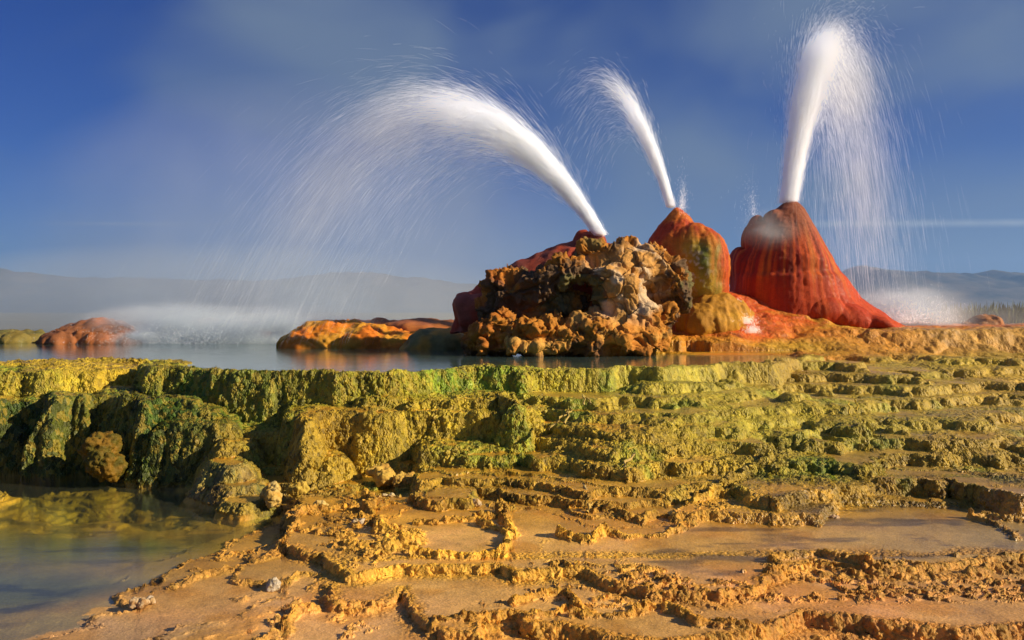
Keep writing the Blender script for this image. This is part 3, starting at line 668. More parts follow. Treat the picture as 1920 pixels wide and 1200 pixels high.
bms = bmesh.new(); bm = bms; ell_px(bm, 1595, 604, 62, 34, 14.35, .45, 18); ell_px(bm, 1535, 588, 56, 40, 14.4, .45); ell_px(bm, 1645, 609, 46, 18, 14.3, .45, 22)
def dispC(P, N):
    f, a, q = flutes(P, cC, 4.0, 85, .030, .4)
    f2, _, _ = flutes(P, cC, 17, 87, .013, .4)
    r1, _, _ = flutes(P, cC, 9, 86, 1.0, .35)
    st = sstep(zrow(430, Yc), zrow(560, Yc), P[:, 2])
    return f*.35+f2*.45-.008*np.exp(-(r1/.12)**2)+fbm3(P, .35, 3, 89)*.020+fbm3(P, .04, 4, 88)*.007
def colC(P, N, d):
    f, a, q = flutes(P, cC, 12, 91, 1.0, .5)
    py = HZ-(P[:, 2]-HC)/P[:, 1]*F; px = P[:, 0]/P[:, 1]*F+CX
    c = lerpc((.28, .022, .008), (.52, .075, .010), sstep(-.35, .45, f))
    g2, _, _ = flutes(P, cC, 34, 93, 1.0, .35); g3, _, _ = flutes(P, cC, 7, 94, 1.0, .8)
    c = lerpc(c, (.15, .022, .010), sstep(.0, .4, g2)*.75); c = lerpc(c, (.62, .20, .02), sstep(.1, .6, g3)*.45)
    c = lerpc(c, (.24, .085, .045), sstep(480, 395, py)*.85)
    c = lerpc(c, (.48, .05, .008), sstep(505, 540, py)*.6)
    c = lerpc(c, (.42, .26, .16), np.exp(-(((px-1452)/34)**2+((py-432)/16)**2))*.6)
    return c
MC = tag(blob('geyser_mound', bm2, .026, 4, dispC, colC, M_MOUND, loc=tuple(at(1500, 614, 14.6))), 'tall fluted red geyser cone with the highest jet rising from its top', 'geyser mound', 'geyser mounds')

blob('side_vent', bmv, .02, 4, dispC, colC, M_MOUND, loc=tuple(at(1416, 480, 14.9)), parent=MC)
blob('skirt', bms, .024, 5, dispC, colC, M_MOUND, loc=tuple(at(1590, 620, 14.3)), parent=MC)

# far shore mounds
def lumpy(amp, cell, seed):
    def f(P, N):
        a = voro3(P/cell, seed); b = voro3(P/(cell*.4), seed+3)
        return (1-a[0])*amp+(1-b[0])*amp*.35+fbm3(P, cell*2, 3, seed+5)*amp*.7
    return f
def two(c1, c2, sc, seed):
    return lambda P, N, d: lerpc(c1, c2, sstep(-.4, .5, fbm3(P, sc, 4, seed)))
def mound(parts, voxel, dispf, colf, loc, label, mat=M_MOUND, name='algae_mound', cat='mound', group=None):
    bm = bmesh.new()
    for a in parts: ell_px(bm, *a)
    return tag(blob(name, bm, voxel, 3, dispf, colf, mat, loc=tuple(at(*loc))), label, cat, group)
G = 'low mounds along the far shore'
mound([(640,652,105,38,15.4,.6),(690,640,70,27,15.6,.5),(595,655,55,26,15.2,.5),(700,655,80,30,15.2,.5),(680,648,40,28,15.0,.4),(575,658,40,16,15.0,.4),(760,648,60,26,15.4,.5),(620,648,50,28,15.2,.4),(820,650,60,22,15.4,.5)],
      .028, lambda P, N: lumpy(.11, .30, 201)(P, N)+(1-voro3(P/.07, 202)[0])*.03+fbm3(P, .1, 4, 204)*.03, two((.62, .17, .012), (.58, .28, .025), .35, 203), (660, 653, 15), 'wide bright orange bulging mound on the far shore left of the rock', group=G)
mound([(812,655,52,32,14.6,.5),(840,650,40,28,14.5,.4),(780,660,30,18,14.6,.4)], .035, lumpy(.07, .25, 211), two((.16, .15, .05), (.40, .22, .03), .3, 213), (815, 660, 14.5), 'small dark green and rust mound touching the left foot of the rock', group=G)
mound([(720,615,170,12,17.5,.8),(800,618,90,16,17,.8),(714,606,16,6,17.0,.2)], .05, lumpy(.06, .3, 215), two((.45, .16, .04), (.36, .12, .05), .5, 216), (740, 625, 17.2), 'long flat rusty ledge behind the bright orange mound', group=G)
mound([(180,632,62,27,17.5,.9),(140,640,50,18,17.2,.8),(210,640,50,20,17.3,.8),(245,645,40,12,17.3,.6),(110,645,30,10,17.2,.5)], .045, lambda P, N: lumpy(.10, .22, 221)(P, N)+fbm3(P, .09, 4, 224)*.045, two((.42, .13, .03), (.26, .10, .04), .4, 223), (175, 646, 17.3), 'knobbly rust red mound on the far shore left of the white splash', group=G)
mound([(45,642,34,16,17.6,.6),(10,642,28,15,17.6,.6),(-30,644,40,15,17.6,.6)], .045, lumpy(.10, .2, 231), two((.24, .18, .04), (.14, .13, .04), .3, 233), (20, 646, 17.5), 'low dull olive mound at the left end of the far shore', group=G)
mound([(385,622,48,20,19.5,.9),(440,622,60,14,19.5,.9),(350,630,14,14,19.2,.4)], .05, lumpy(.08, .3, 241), two((.42, .14, .06), (.34, .12, .06), .4, 243), (395, 634, 19.4), 'pinkish mound half lost in steam behind the white splash', group=G)
mound([(1848,607,26,12,17.5,.35),(1868,603,9,10,17.3,.15),(1835,612,28,7,17.4,.35)], .03, lumpy(.05, .18, 251), two((.30, .15, .07), (.42, .18, .06), .3, 253), (1850, 614, 17.4), 'small brown double mound on the flat right of the red cone', group=None)
mound([(1338,604,58,50,13.75,.5),(1318,610,50,40,13.6,.45),(1372,606,40,46,13.95,.5)], .025, lambda P, N: fbm3(P*np.array([1,1,.5]), .22, 4, 261)*.07+(1-voro3(P*np.array([1,1,.6])/.07, 262)[0])*.03, two((.50, .26, .02), (.42, .20, .02), .3, 263), (1335, 618, 13.4), 'round orange green mound below the streaked bulging geyser mound')

# hanging moss clump on the dark wall
def knobs(P, N):
    a = voro3(P/.032, 271); return (1-a[0])*.04+fbm3(P, .10, 4, 273)*.045
bm = bmesh.new()
for a in [(193,838,27,24,7.95,.14),(190,862,24,28,7.9,.13),(208,872,18,26,7.88,.12),(180,855,20,26,7.95,.12),(194,880,17,18,7.86,.09)]: ell_px(bm, *a)
tag(blob('moss_clump', bm, .011, 2, knobs, two((.20, .11, .010), (.10, .085, .010), .08, 275), M_MOUND, loc=tuple(at(195, 896, 7.9))), 'brown hanging moss clump at the foot of the dark wall above the pool', 'moss clump')

# ------------------------------------------------------------------ loose stones, twigs
def stone(px, py, z, size, seed, cols, label, flat=.7, name='stone', group=None):
    x, y = on(px, py, z)
    rng = np.random.default_rng(seed)
    bm = bmesh.new()
    for k in range(4):
        prim_ellipsoid(bm, (x+rng.normal(0, .3)*size, y+rng.normal(0, .25)*size, z+size*flat*(.25+.3*rng.random())), (size*rng.uniform(.45, .75), size*rng.uniform(.4, .7), size*flat*rng.uniform(.5, .8)), rng.uniform(-.5, .5), 20)
    def df(P, N):
        q = P/size
        a = voro3(q/.38, seed); b = voro3(q/.16, seed+1)
        return size*((1-a[0])*.22+(1-b[0])*.10+fbm3(q, .5, 3, seed)*.16-.1)
    tag(blob(name, bm, max(size*.06, .0035), 1, df, two(cols[0], cols[1], size*.5, seed+2), M_STONE, loc=(x, y, z)), label, 'stone', group)
W_ = ((.52, .45, .34), (.45, .33, .16)); O_ = ((.55, .36, .07), (.45, .26, .05))
stone(513, 1100, .03, .055, 301, W_, 'angular whitish stone lying on the bare tan mud at lower left')
stone(258, 1135, .02, .05, 303, ((.5, .36, .2), (.35, .2, .08)), 'low brown and white stone at the edge of the shallow pool')
stone(278, 1128, .02, .035, 305, ((.6, .5, .36), (.45, .3, .14)), 'paler small stone touching the low brown stone by the pool', .6)
stone(712, 900, .13, .13, 307, O_, 'large crusty ochre boulder in front of the dark alcove', .85, 'boulder')
stone(762, 908, .12, .095, 309, O_, 'smaller orange boulder leaning right of the large crusty boulder', .8, 'boulder')
stone(735, 930, .10, .032, 311, ((.62, .52, .3), (.55, .42, .2)), 'cream pebble in the wet basin below the boulders', .6)
stone(722, 930, .10, .024, 313, ((.62, .52, .3), (.55, .42, .2)), 'little cream pebble touching the left of another in the wet basin', .6)
stone(673, 985, .09, .038, 315, W_, 'white pointed pebble standing in the small brown pan', 1.0)
stone(893, 948, .11, .05, 317, ((.5, .40, .26), (.45, .27, .08)), 'pale grey topped stone at the foot of the terrace steps', .9)
stone(1535, 972, .09, .055, 319, ((.58, .40, .25), (.5, .33, .18)), 'flat pinkish slab lying by the crusty block on the right pool', .35)
stone(1565, 972, .09, .045, 321, ((.55, .38, .22), (.5, .33, .18)), 'small flat tan slab right of the pinkish slab', .35)
stone(503, 938, .10, .10, 323, ((.58, .42, .14), (.5, .3, .06)), 'tall yellowish crusty stone at the corner of the purple flank', 1.0, 'boulder')
stone(556, 925, .10, .085, 325, ((.5, .36, .06), (.4, .26, .04)), 'mossy yellow stone between two dark gaps left of the basin', .8, 'boulder')
stone(600, 955, .10, .07, 327, ((.58, .42, .14), (.5, .32, .08)), 'whitish crust lump on the rim above the brown pan', .7)

def twig(pts, r, label, col=(.42, .28, .10), forks=(), name='twig'):
    V = []; Fc = []
    def tube(pts, r0, r1):
        n = len(pts); base = len(V)
        for i, p in enumerate(pts):
            p = Vector(p); q = Vector(pts[min(i+1, n-1)]) - Vector(pts[max(i-1, 0)]); q.normalize()
            a = q.orthogonal().normalized(); b = q.cross(a); rr = r0+(r1-r0)*i/(n-1)
            for k in range(6):
                V.append(tuple(p+(a*math.cos(k*math.pi/3)+b*math.sin(k*math.pi/3))*rr*random.uniform(.8, 1.2)))
        for i in range(n-1):
            for k in range(6): Fc.append((base+i*6+k, base+i*6+(k+1) % 6, base+(i+1)*6+(k+1) % 6, base+(i+1)*6+k))
    def sub(pts, n=8, w=.006):
        out = []
        for i in range(n+1):
            t = i/n*(len(pts)-1); k = min(int(t), len(pts)-2); f = t-k
            p = np.array(pts[k])*(1-f)+np.array(pts[k+1])*f
            out.append(p+np.random.default_rng(i).normal(0, w, 3))
        return out
    tube(sub(pts), r, r*.6)
    for f in forks: tube(sub(f), r*.8, r*.4)
    V2 = np.array(V); o = mesh_np(name, V2-V2.mean(0), np.array(Fc), M_STONE, attrs={'col': np.tile(np.array(col, np.float32), (len(V2), 1))}); o.location = V2.mean(0)
    tag(o, label, 'twig'); return o
twig([at(1160,893,6.95), at(1172,868,7.05), at(1192,848,7.15)], .018, 'pale bare stick slanting up the terrace slope in the centre right', (.5, .36, .12))
twig([at(1028,806,7.62), at(1050,785,7.72), at(1068,765,7.82)], .014, 'forked dead branch leaning on the fan shaped moss mound', (.48, .36, .10), [[at(1058,795,7.6), at(1066,775,7.75), at(1074,764,7.82)]])
twig([at(1094,760,8.12), at(1094,745,8.15), at(1093,738,8.2)], .012, 'upright pale peg stub above the fan shaped moss mound', (.5, .40, .12), [[at(1108,758,8.1), at(1102,748,8.15), at(1095,741,8.2)]])
twig([at(1095,912,6.72), at(1100,922,6.65), at(1104,928,6.6)], .012, 'short pale twig stuck in a dark terrace step', (.5, .38, .16))
twig([at(1100,963,6.28), at(1104,948,6.35), at(1112,940,6.4)], .016, 'short curved root on the lowest terrace step', (.48, .32, .08))
twig([at(1592,778,8.5), at(1590,760,8.55), at(1593,750,8.6)], .009, 'thin yellow stalk bending left on the moss slope', (.5, .36, .05))
twig([at(1606,770,8.55), at(1606,758,8.6), at(1603,747,8.6)], .009, 'thin yellow stalk standing right of the bent one', (.5, .36, .05))

# ------------------------------------------------------------------ water jets
def streaks(P, D, L, w):
    n = len(P); D = D/np.linalg.norm(D, axis=1, keepdims=True)
    a = np.cross(D, np.array([0, 1.0, 0])+1e-4); a /= np.linalg.norm(a, axis=1, keepdims=True); b = np.cross(D, a)
    V = np.empty((n, 5, 3))
    V[:, 0] = P-D*L[:, None]*.5; V[:, 4] = P+D*L[:, None]*.5
    for k in range(3):
        t = 2*math.pi*k/3; V[:, 1+k] = P+(a*math.cos(t)+b*math.sin(t))*w[:, None]
    base = (np.arange(n)*5)[:, None]
    tri = np.array([[0, 2, 1], [0, 3, 2], [0, 1, 3], [4, 1, 2], [4, 2, 3], [4, 3, 1]])
    return V.reshape(-1, 3), (base[:, :, None]+tri[None]).reshape(-1, 3)
def strands(Pf, t, dt, w):
    """thin curved threads of water: Pf(t) gives the flight path of every thread"""
    n = len(t); S_ = [Pf(t+dt*k) for k in (-1, -.55, 0, .55, 1)]
    D = S_[3]-S_[1]; D /= np.linalg.norm(D, axis=1, keepdims=True)+1e-9
    a = np.cross(D, np.array([0, 1.0, 0])+1e-4); a /= np.linalg.norm(a, axis=1, keepdims=True); b = np.cross(D, a)
    V = np.empty((n, 11, 3)); V[:, 0] = S_[0]; V[:, 10] = S_[4]
    for r in range(3):
        for k in range(3):
            u = 2*math.pi*k/3; V[:, 1+r*3+k] = S_[r+1]+(a*math.cos(u)+b*math.sin(u))*w[:, None]*(1 if r == 1 else .8)
    tri = [[0, 2, 1], [0, 3, 2], [0, 1, 3]]
    for r in range(2):
        for k in range(3):
            p, q = 1+r*3+k, 1+r*3+(k+1) % 3
            tri += [[p, q, q+3], [p, q+3, p+3]]
    tri += [[10, 7, 8], [10, 8, 9], [10, 9, 7]]
    return V.reshape(-1, 3), ((np.arange(n)*11)[:, None, None]+np.array(tri)[None]).reshape(-1, 3)

def mat_mist(dens, power):
    t = NT('mist'); tc = t.n('ShaderNodeTexCoord').outputs['Object']
    ln = t.n('ShaderNodeVectorMath', operation='LENGTH'); t.l(tc, ln.inputs[0])
    f = t.math('POWER', t.math('SUBTRACT', 1.0, ln.outputs['Value'], clamp=True), power)
    v = t.n('ShaderNodeVolumePrincipled'); v.inputs['Color'].default_value = (.97, .98, 1, 1); t.l(t.math('MULTIPLY', f, dens), v.inputs['Density'])
    t.l(v.outputs[0], t.out.inputs['Volume']); return t.m
def jet(label, src, v0, n, tau, tmax, spread, floor, r0=.04, width=(.0004, .0010), dts=(.015, .055), slow=.3, wide=.12, tail=.0, mist=(), seed=1, group='water jets'):
    rng = np.random.default_rng(seed); src = np.array(src); v0 = np.array(v0, float)
    v = v0[None]*(1-slow*rng.random((n, 1))**2.2)
    far = rng.random((n, 1)) < wide
    v = v+rng.normal(0, 1, (n, 3))*np.array(spread)*np.where(far, 1.35, .68)
    t = -np.log(1-rng.random(n)*(1-math.exp(-tmax/tau)))*tau
    t = np.where(rng.random(n) < tail, rng.uniform(.3*tmax, tmax, n), t)
    g = np.array([0, 0, -9.81])
    P0 = src+rng.normal(0, 1, (n, 3))*r0*np.array([1, 1, .3])+rng.normal(0, 1, (n, 3))*(.035*t[:, None])
    P0 = P0-(rng.random(n) < .0)[:, None]
    dt = rng.uniform(*dts, n)*np.clip(.3+t*1.2, .3, .95); w = width[0]+(width[1]-width[0])*rng.random(n)**2
    w = w*np.clip(1.15-.62*t, .38, 1)
    drop = rng.random(n) < .012
    w = np.where(drop, w*1.9, w); dt = np.where(drop, dt*.22, dt)
    dt = np.minimum(dt, t+.02)
    fl = lambda tt: P0+v*np.maximum(tt, 0)[:, None]*(1-.04*np.maximum(tt, 0)[:, None])+.5*g*np.maximum(tt, 0)[:, None]**2
    keep = (fl(t+dt)[:, 2] > floor+.02)
    P0, v, t, dt, w = P0[keep], v[keep], t[keep], dt[keep], w[keep]
    V, T = strands(fl, t, dt, w)
    e = bpy.data.objects.new('water_jet', None); COL.objects.link(e); e.location = src; tag(e, label, 'water jet', group)
    o = mesh_np('spray', V-src, T, M_SPRAY, e, smooth=False); o['kind'] = 'stuff'
    for (ta, tb, rad, dens) in mist:
        tm = (ta+tb)/2; pa, pb = [src+v0*.95*x*(1-.04*x)+.5*g*x*x for x in (ta, tb)]; c = src+v0*.95*tm*(1-.04*tm)+.5*g*tm*tm
        d = pb-pa; Ln = np.linalg.norm(d)
        bm = bmesh.new(); bmesh.ops.create_icosphere(bm, subdivisions=3, radius=1.0); me = bpy.data.meshes.new('mist'); bm.to_mesh(me); bm.free()
        me.materials.append(mat_mist(dens, 1.3))
        m = bpy.data.objects.new('mist', me); COL.objects.link(m); m.parent = e; m['kind'] = 'stuff'
        m.location = c-src; m.rotation_euler = Vector(d).to_track_quat('Z', 'Y').to_euler(); m.scale = (rad, rad, Ln*.62)
    return e
jet('long white water jet arching far to the left over the pool', at(1126,440,13.5), (-4.35,-.1,6.6), 68000, .26, 1.6, (.44,.42,.44), .98, .04, slow=.22, tail=.06, seed=21,
    mist=[(0,.10,.13,24),(.06,.20,.18,13),(.15,.34,.27,6.5),(.28,.5,.38,3.2),(.44,.72,.50,1.7),(.6,1.0,.7,.8),(.85,1.35,.8,.4)])
jet('slim water jet curving up and left from the streaked bulging mound', at(1258,388,14.1), (-1.95,-.1,6.7), 21000, .17, .95, (.26,.24,.28), 1.2, .03, slow=.25, tail=.02, seed=22,
    mist=[(0,.11,.10,18),(.07,.24,.13,8),(.18,.42,.18,3),(.34,.62,.26,1.2)])
jet('tall white water jet rising above the red cone and falling to its right', at(1478,380,15.0), (1.10,.1,7.95), 88000, .38, 1.85, (.36,.34,.38), 1.36, .065, slow=.26, tail=.05, seed=23,
    mist=[(0,.10,.15,24),(.06,.22,.21,13),(.16,.42,.31,6.5),(.34,.66,.42,3.4),(.5,.98,.55,2.0),(.85,1.3,.6,.9),(1.2,1.6,.6,.4)])
jet('tiny spurt beside the base of the slim jet on the streaked mound', at(1278,392,14.05), (.12,0,2.6), 1600, .2, .42, (.16,.12,.9), 2.8, .03, dts=(.008, .02), slow=.6, seed=24)
jet('faint small spurt from the left shoulder of the red cone', at(1414,404,14.9), (-.25,0,2.9), 900, .25, .55, (.35,.2,.8), 3.0, .03, dts=(.008, .02), slow=.6, seed=25)
def splash(label, c, r, n, up, seed, name='splash', floor=None):
    rng = np.random.default_rng(seed); c = np.array(c)
    P = c+rng.normal(0, 1, (n, 3))*np.array(r)*.5; P[:, 2] = c[2]+np.abs(P[:, 2]-c[2])*1.2
    D = rng.normal(0, 1, (n, 3))*np.array([.6, .4, .3])+np.array([0, 0, up])
    V, T = streaks(P, D, rng.uniform(.02, .09, n), rng.uniform(.0006, .0020, n))
    o = mesh_np(name, V-c, T, M_SPRAY, None, smooth=False); o.location = c
    tag(o, label, 'splash', kind='stuff'); return o
splash('white splash tumbling over the red flowstone below the cone', at(1393,607,13.45), (.18,.15,.10), 900, .6, 31)
splash('white trickle splash above the larger one on the red flowstone', at(1385,582,13.75), (.06,.08,.14), 350, .8, 33)
splash('lowest white splash on the red flowstone steps', at(1410,624,13.1), (.12,.1,.10), 450, .8, 35)
splash('spray fan where the tall jet lands right of the red cone', at(1695,606,15.2), (.7,.6,.30), 3500, .8, 37)
splash('spray where the long jet lands on the far shore', at(350,644,17.0), (1.9,.8,.30), 7000, .5, 39)

# ------------------------------------------------------------------ steam and haze
def steam(label, c, r, dens, scale, seed, power=1.5, lo=.35, stretch=(1, 1, 1), col=(.82, .91, 1)):
    t = NT('steam'); tc = t.n('ShaderNodeTexCoord').outputs['Object']
    ln = t.n('ShaderNodeVectorMath', operation='LENGTH'); t.l(tc, ln.inputs[0])
    f = t.math('POWER', t.math('SUBTRACT', 1.0, ln.outputs['Value'], clamp=True), power)
    mp = t.n('ShaderNodeMapping'); t.l(t.pos(), mp.inputs[0]); mp.inputs['Scale'].default_value = stretch; mp.inputs['Location'].default_value = (seed*3.1, seed*1.7, seed)
    n = t.noise(mp.outputs[0], scale, 3, .55, .6)
    n = t.math('MULTIPLY', t.math('SUBTRACT', n, lo, clamp=True), 2.2)
    d = t.math('MULTIPLY', t.math('MULTIPLY', f, n), dens)
    v = t.n('ShaderNodeVolumePrincipled'); v.inputs['Color'].default_value = (*col, 1); t.l(d, v.inputs['Density']); v.inputs['Anisotropy'].default_value = .1
    t.l(v.outputs[0], t.out.inputs['Volume'])
    bm = bmesh.new(); bmesh.ops.create_icosphere(bm, subdivisions=3, radius=1.0)
    me = bpy.data.meshes.new('steam'); bm.to_mesh(me); bm.free(); me.materials.append(t.m)
    o = bpy.data.objects.new('steam', me); COL.objects.link(o); o.location = c; o.scale = r
    tag(o, label, 'steam', kind='stuff'); return o
steam('white steam hugging the far shore where the long jet lands', at(330,634,17.2), (2.7,1.0,.85), 34, 2.4, 1, 1.9, .36, (.45, 1, 1.3))
steam('white steam drifting along the orange mound', at(520,622,17.0), (2.8,.9,.62), 20, 2.2, 2, 1.8, .36, (.4, 1, 1.4))
steam('bright steam at the right foot of the red cone', at(1700,592,15.6), (1.5,.9,.75), 22, 2.2, 3, 2.2, .34, (.6, 1, 1.2))
steam('thin veil of steam over the flat beyond the red cone', at(1790,598,18), (3.0,1.6,.5), .6, .8, 4, 1.0, .3)
steam('grey drift of steam hanging over the pool under the long jet', at(560,440,20), (7.5,3.0,3.8), .28, .35, 5, .8, .25, col=(.74, .85, 1))
steam('low grey bank of steam over the far shore', at(380,585,24), (10.5,4,2.0), .5, .35, 6, .8, .2, col=(.72, .86, 1))
steam('wisp of steam over the top of the red cone', at(1440,430,14.35), (.62,.34,.40), 2.4, 2.0, 7, 1.2, .3)

def haze():
    t = NT('haze'); v = t.n('ShaderNodeVolumePrincipled'); v.inputs['Color'].default_value = (.30, .54, 1.0, 1)
    v.inputs['Density'].default_value = 1.3e-4; v.inputs['Anisotropy'].default_value = .2
    t.l(v.outputs[0], t.out.inputs['Volume'])
    bm = bmesh.new(); bmesh.ops.create_cube(bm, size=1)
    me = bpy.data.meshes.new('haze'); bm.to_mesh(me); bm.free(); me.materials.append(t.m)
    o = bpy.data.objects.new('haze', me); COL.objects.link(o); o.scale = (17000, 8600, 520); o.location = (0, 4000, 520/2-3)
    tag(o, 'thin pale blue haze over the plain', kind='stuff')
haze()

# ------------------------------------------------------------------ plain, hills, reeds
def plain():
    bm = bmesh.new()
    n = 40; xs = np.linspace(-8000, 8000, n); ys = np.concatenate([[-200, 0, 10, 25, 60, 150, 400], np.linspace(900, 8000, 12)])
    vs = [[bm.verts.new((x, y, -.4)) for x in xs] for y in ys]
    for j in range(len(ys)-1):
        for i in range(n-1): bm.faces.new((vs[j][i], vs[j][i+1], vs[j+1][i+1], vs[j+1][i]))
    me = bpy.data.meshes.new('ground'); bm.to_mesh(me); bm.free()
    t = NT('dry_plain'); P = t.pos(); mp = t.n('ShaderNodeMapping'); t.l(P, mp.inputs[0]); mp.inputs['Scale'].default_value = (.4, 1, 1)
    n1 = t.noise(mp.outputs[0], .012, 8, .65); n2 = t.noise(P, .6, 5, .6)
    c = t.ramp(t.math('MULTIPLY_ADD', n2, .25, t.math('MULTIPLY', n1, .75)), [(.36, (.10, .10, .045)), (.5, (.22, .19, .09)), (.64, (.32, .27, .16))])
    me.materials.append(t.surf(t.bsdf(c, .9)))
    o = bpy.data.objects.new('ground', me); COL.objects.link(o); tag(o, 'pale dry plain reaching to the hills', kind='structure')
plain()
def hills(name, ctrl, Y, depth, seed, mat, label):
    px = np.array([c[0] for c in ctrl], float); py = np.array([c[1] for c in ctrl], float)
    nx, ny = 420, 40
    q = np.linspace(px[0], px[-1], nx); top = np.interp(q, px, py)
    ker = np.hanning(7); ker /= ker.sum(); top = np.convolve(np.pad(top, 3, mode='edge'), ker, 'valid')
    Hh = (HZ-top)/F*Y+HC
    X = (q-CX)/F*Y
    XX, VV = np.meshgrid(X, np.linspace(-1, 1.0, ny), indexing='ij')
    YY = Y+VV*depth
    prof = (1-np.abs(VV)**1.35)
    rid = fbm2(XX, YY*.9, 420, 6, seed); rg = 1-np.abs(fbm2(XX, YY, 300, 5, seed+9))
    ZZ = Hh[:, None]*prof*(1+.10*rid*(1-.6*np.exp(-(VV/.1)**2)))+34*(rg-.6)*prof*(np.abs(VV) > .03)-(1-prof)*12
    ZZ = np.where(np.abs(VV) < .03, Hh[:, None]+6*rid+9*fbm2(XX, YY, 90, 4, seed+21), ZZ)
    i = (np.arange(nx-1)[:, None]*ny+np.arange(ny-1)[None]).ravel()
    o = mesh_np(name, np.c_[XX.ravel(), YY.ravel(), ZZ.ravel()], np.c_[i, i+ny, i+ny+1, i+1], mat)
    tag(o, label, kind='structure')
M_HILL = mat_plain_noise('sage_hills', (.03, .035, .03), (.16, .13, .09), .010)
hills('hills', [(-700,530),(-300,500),(-100,498),(0,504),(60,512),(130,521),(250,523),(350,525),(420,527),(480,532),(540,527),(600,516),(650,512),(720,514),(800,525),(900,535),(1000,538),(1200,545)], 4200, 900, 501, M_HILL, 'long grey hills beyond the plain on the left')
hills('hills', [(1100,545),(1300,535),(1450,530),(1560,520),(1590,505),(1612,497),(1640,502),(1680,507),(1740,510),(1790,512),(1805,510),(1820,514),(1850,506),(1880,513),(1905,512),(1940,514),(1960,518),(1990,510),(2100,520),(2400,535)], 4300, 900, 511, M_HILL, 'dark blue jagged hills on the right')

def reed_bush(loc, h, w, seed, label, mat):
    rng = np.random.default_rng(seed); n = 520
    a = rng.random(n)*2*math.pi; rr = np.sqrt(rng.random(n))*w
    B = np.c_[np.cos(a)*rr, np.sin(a)*rr*.8, np.zeros(n)]
    Lh = h*(.55+.45*rng.random(n))*(1-.45*(rr/w)**2); lean = np.c_[np.cos(a), np.sin(a)]*(.12+.35*rng.random((n, 1)))*(rr/w)[:, None]
    V = []; Fc = []
    bw = .055
    for k in range(n):
        d = rng.random()*math.pi; sx, sy = math.cos(d)*bw, math.sin(d)*bw; b = B[k]; b0 = len(V)
        for s, f in ((0, 1), (.5, .9), (.85, .6)):
            c = b+np.array([lean[k, 0]*Lh[k]*s*s*1.3, lean[k, 1]*Lh[k]*s*s*1.3, Lh[k]*s])
            V += [c-np.array([sx, sy, 0])*f, c+np.array([sx, sy, 0])*f]
        V.append(b+np.array([lean[k, 0]*Lh[k]*1.3, lean[k, 1]*Lh[k]*1.3, Lh[k]]))
        Fc += [(b0, b0+1, b0+3, b0+2), (b0+2, b0+3, b0+5, b0+4), (b0+4, b0+5, b0+6, b0+6)]
    me = bpy.data.meshes.new('shrub'); me.from_pydata([tuple(v) for v in V], [], [f[:3] if f[2] == f[3] else f for f in Fc]); me.materials.append(mat)
    o = bpy.data.objects.new('shrub', me); COL.objects.link(o); o.location = loc
    tag(o, label, 'shrub', 'shrubs on the plain right of the red cone'); return o
M_REED = mat_plain_noise('grey_green_reeds', (.07, .10, .035), (.20, .21, .08), 3)
REEDS = [(1762,578,'smallest pale shrub nearest the red cone steam'),(1786,575,'second pale shrub right of the steam at the cone foot'),(1808,574,'rounded grey green shrub left of the small brown double mound'),(1830,574,'grey green shrub standing above the left half of the small brown double mound'),
         (1852,572,'tallest grey green shrub right behind the small brown double mound'),(1874,576,'short grey green shrub just right of the small brown double mound'),(1893,573,'broad grey green shrub left of the shrub at the picture edge'),(1914,571,'dark broad shrub cut by the right edge of the picture')]
for k, (px, py, lb) in enumerate(REEDS):
    Yr = 46+4*(k % 3); c = at(px, 607, Yr); top = at(px, py-3, Yr)
    reed_bush((c[0], Yr, -.4), (top[2]+.4)*1.12, .72, 600+k, lb, M_REED)

# ------------------------------------------------------------------ light, sky, camera
AZ, EL = 14.0, 25.0            # sun: to the right, a little behind the camera
sd = Vector((math.cos(R(EL))*math.cos(R(AZ)), -math.cos(R(EL))*math.sin(R(AZ)), math.sin(R(EL))))
su = bpy.data.lights.new('sun', 'SUN'); su.energy = 5.0; su.angle = R(.5); su.color = (1, .82, .56)
so = bpy.data.objects.new('sun', su); COL.objects.link(so); so.rotation_euler = sd.to_track_quat('Z', 'Y').to_euler()

w = bpy.data.worlds.new('World'); S.world = w; w.use_nodes = True
nt = w.node_tree; nt.nodes.clear()
def N_(t, **k):
    x = nt.nodes.new(t); [setattr(x, a, b) for a, b in k.items()]; return x
def M_(op, a, b=0.0, clamp=False):
    x = N_('ShaderNodeMath', operation=op, use_clamp=clamp)
    for i, v in enumerate((a, b)):
        if isinstance(v, bpy.types.NodeSocket): nt.links.new(v, x.inputs[i])
        else: x.inputs[i].default_value = v
    return x.outputs[0]
wo = N_('ShaderNodeOutputWorld'); bg = N_('ShaderNodeBackground'); bg.inputs['Strength'].default_value = .055
sky = N_('ShaderNodeTexSky', sky_type='NISHITA'); sky.sun_disc = False; sky.sun_elevation = R(EL); sky.sun_rotation = math.atan2(sd.x, sd.y)
sky.air_density = 1.0; sky.dust_density = .4; sky.ozone_density = 3.0; sky.altitude = 1200
hs = N_('ShaderNodeHueSaturation'); hs.inputs['Saturation'].default_value = 1.42; hs.inputs['Value'].default_value = 1.0; hs.inputs['Hue'].default_value = .515
nt.links.new(sky.outputs[0], hs.inputs['Color'])
tc = N_('ShaderNodeTexCoord').outputs['Generated']
sp = N_('ShaderNodeSeparateXYZ'); nt.links.new(tc, sp.inputs[0])
mp = N_('ShaderNodeMapping'); nt.links.new(tc, mp.inputs[0]); mp.inputs['Scale'].default_value = (1, 1, 1.7); mp.inputs['Rotation'].default_value = (0, R(-18), 0); mp.inputs['Location'].default_value = (.37, .2, .05)
cn = N_('ShaderNodeTexNoise'); nt.links.new(mp.outputs[0], cn.inputs[0]); cn.inputs['Scale'].default_value = 3.1; cn.inputs['Detail'].default_value = 3; cn.inputs['Roughness'].default_value = .42; cn.inputs['Distortion'].default_value = .5
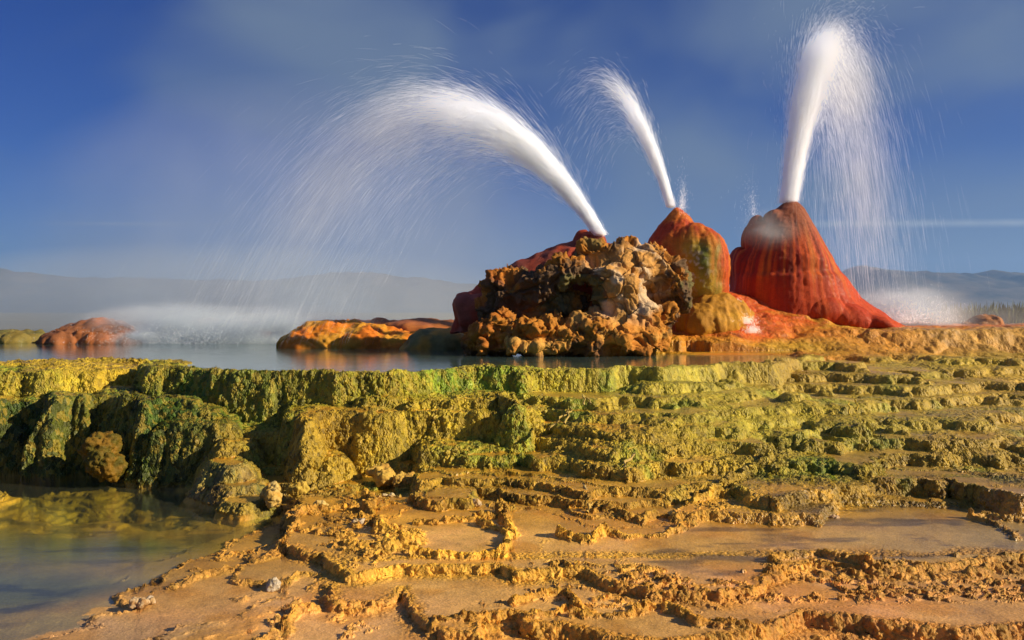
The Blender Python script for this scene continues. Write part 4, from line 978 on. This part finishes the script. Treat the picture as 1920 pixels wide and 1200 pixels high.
cl = N_('ShaderNodeMapRange', interpolation_type='SMOOTHSTEP'); nt.links.new(cn.outputs['Fac'], cl.inputs[0])
cl.inputs[1].default_value = .40; cl.inputs[2].default_value = .72; cl.inputs[3].default_value = 0; cl.inputs[4].default_value = .95
mx = N_('ShaderNodeMix', data_type='RGBA'); nt.links.new(cl.outputs[0], mx.inputs[0]); tint = N_('ShaderNodeMix', data_type='RGBA', blend_type='MULTIPLY'); tint.inputs[0].default_value = 1; nt.links.new(hs.outputs[0], tint.inputs[6]); tint.inputs[7].default_value = (.27, .43, .75, 1); nt.links.new(tint.outputs[2], mx.inputs[6]); mx.inputs[7].default_value = (1.6, 2.25, 3.5, 1)
# vapour trail: a thin straight streak low in the sky, broken in the middle
el = M_('DIVIDE', sp.outputs['Z'], M_('MAXIMUM', sp.outputs['Y'], .05)); azx = M_('DIVIDE', sp.outputs['X'], M_('MAXIMUM', sp.outputs['Y'], .05))
def trail(ec, slope, half, x0, x1, soft, amt):
    d = M_('ABSOLUTE', M_('SUBTRACT', el, M_('ADD', ec, M_('MULTIPLY', azx, slope))))
    a = M_('SUBTRACT', 1.0, M_('DIVIDE', d, half), clamp=True)
    l = M_('DIVIDE', M_('SUBTRACT', azx, x0), soft, clamp=True); r = M_('DIVIDE', M_('SUBTRACT', x1, azx), soft, clamp=True)
    return M_('MULTIPLY', M_('MULTIPLY', M_('MULTIPLY', a, amt), l), M_('MULTIPLY', r, sp.outputs['Y'], clamp=True))
tn = N_('ShaderNodeTexNoise'); nt.links.new(tc, tn.inputs[0]); tn.inputs['Scale'].default_value = 60; tn.inputs['Detail'].default_value = 3
ta = M_('ADD', trail(.101, .006, .006, .28, .9, .10, 1.3), trail(.1015, -.004, .003, -.58, -.33, .10, .45))
ta = M_('MULTIPLY', ta, M_('ADD', tn.outputs['Fac'], .35), clamp=True)
mx2 = N_('ShaderNodeMix', data_type='RGBA'); nt.links.new(ta, mx2.inputs[0]); nt.links.new(mx.outputs[2], mx2.inputs[6]); mx2.inputs[7].default_value = (3.6, 4.2, 5.2, 1)
nt.links.new(mx2.outputs[2], bg.inputs['Color']); nt.links.new(bg.outputs[0], wo.inputs['Surface'])

cam = bpy.data.cameras.new('camera'); cam.sensor_width = 36; cam.lens = 30; cam.shift_y = -15/1920; cam.clip_start = .05; cam.clip_end = 30000
co = bpy.data.objects.new('camera', cam); COL.objects.link(co); co.location = (0, 0, HC); co.rotation_euler = (R(90), 0, 0)
S.camera = co
S.view_settings.view_transform = 'Standard'; S.view_settings.look = 'None'; S.view_settings.gamma = 1; S.view_settings.exposure = .62
c = S.cycles
c.max_bounces = 8; c.diffuse_bounces = 4; c.glossy_bounces = 3; c.transparent_max_bounces = 12; c.volume_bounces = 3; c.transmission_bounces = 3
c.caustics_reflective = False; c.caustics_refractive = False; c.volume_step_rate = 1.5; c.volume_max_steps = 128
c.use_denoising = True; c.denoiser = 'OPENIMAGEDENOISE'; c.denoising_input_passes = 'RGB_ALBEDO_NORMAL'; c.sample_clamp_indirect = 1.5
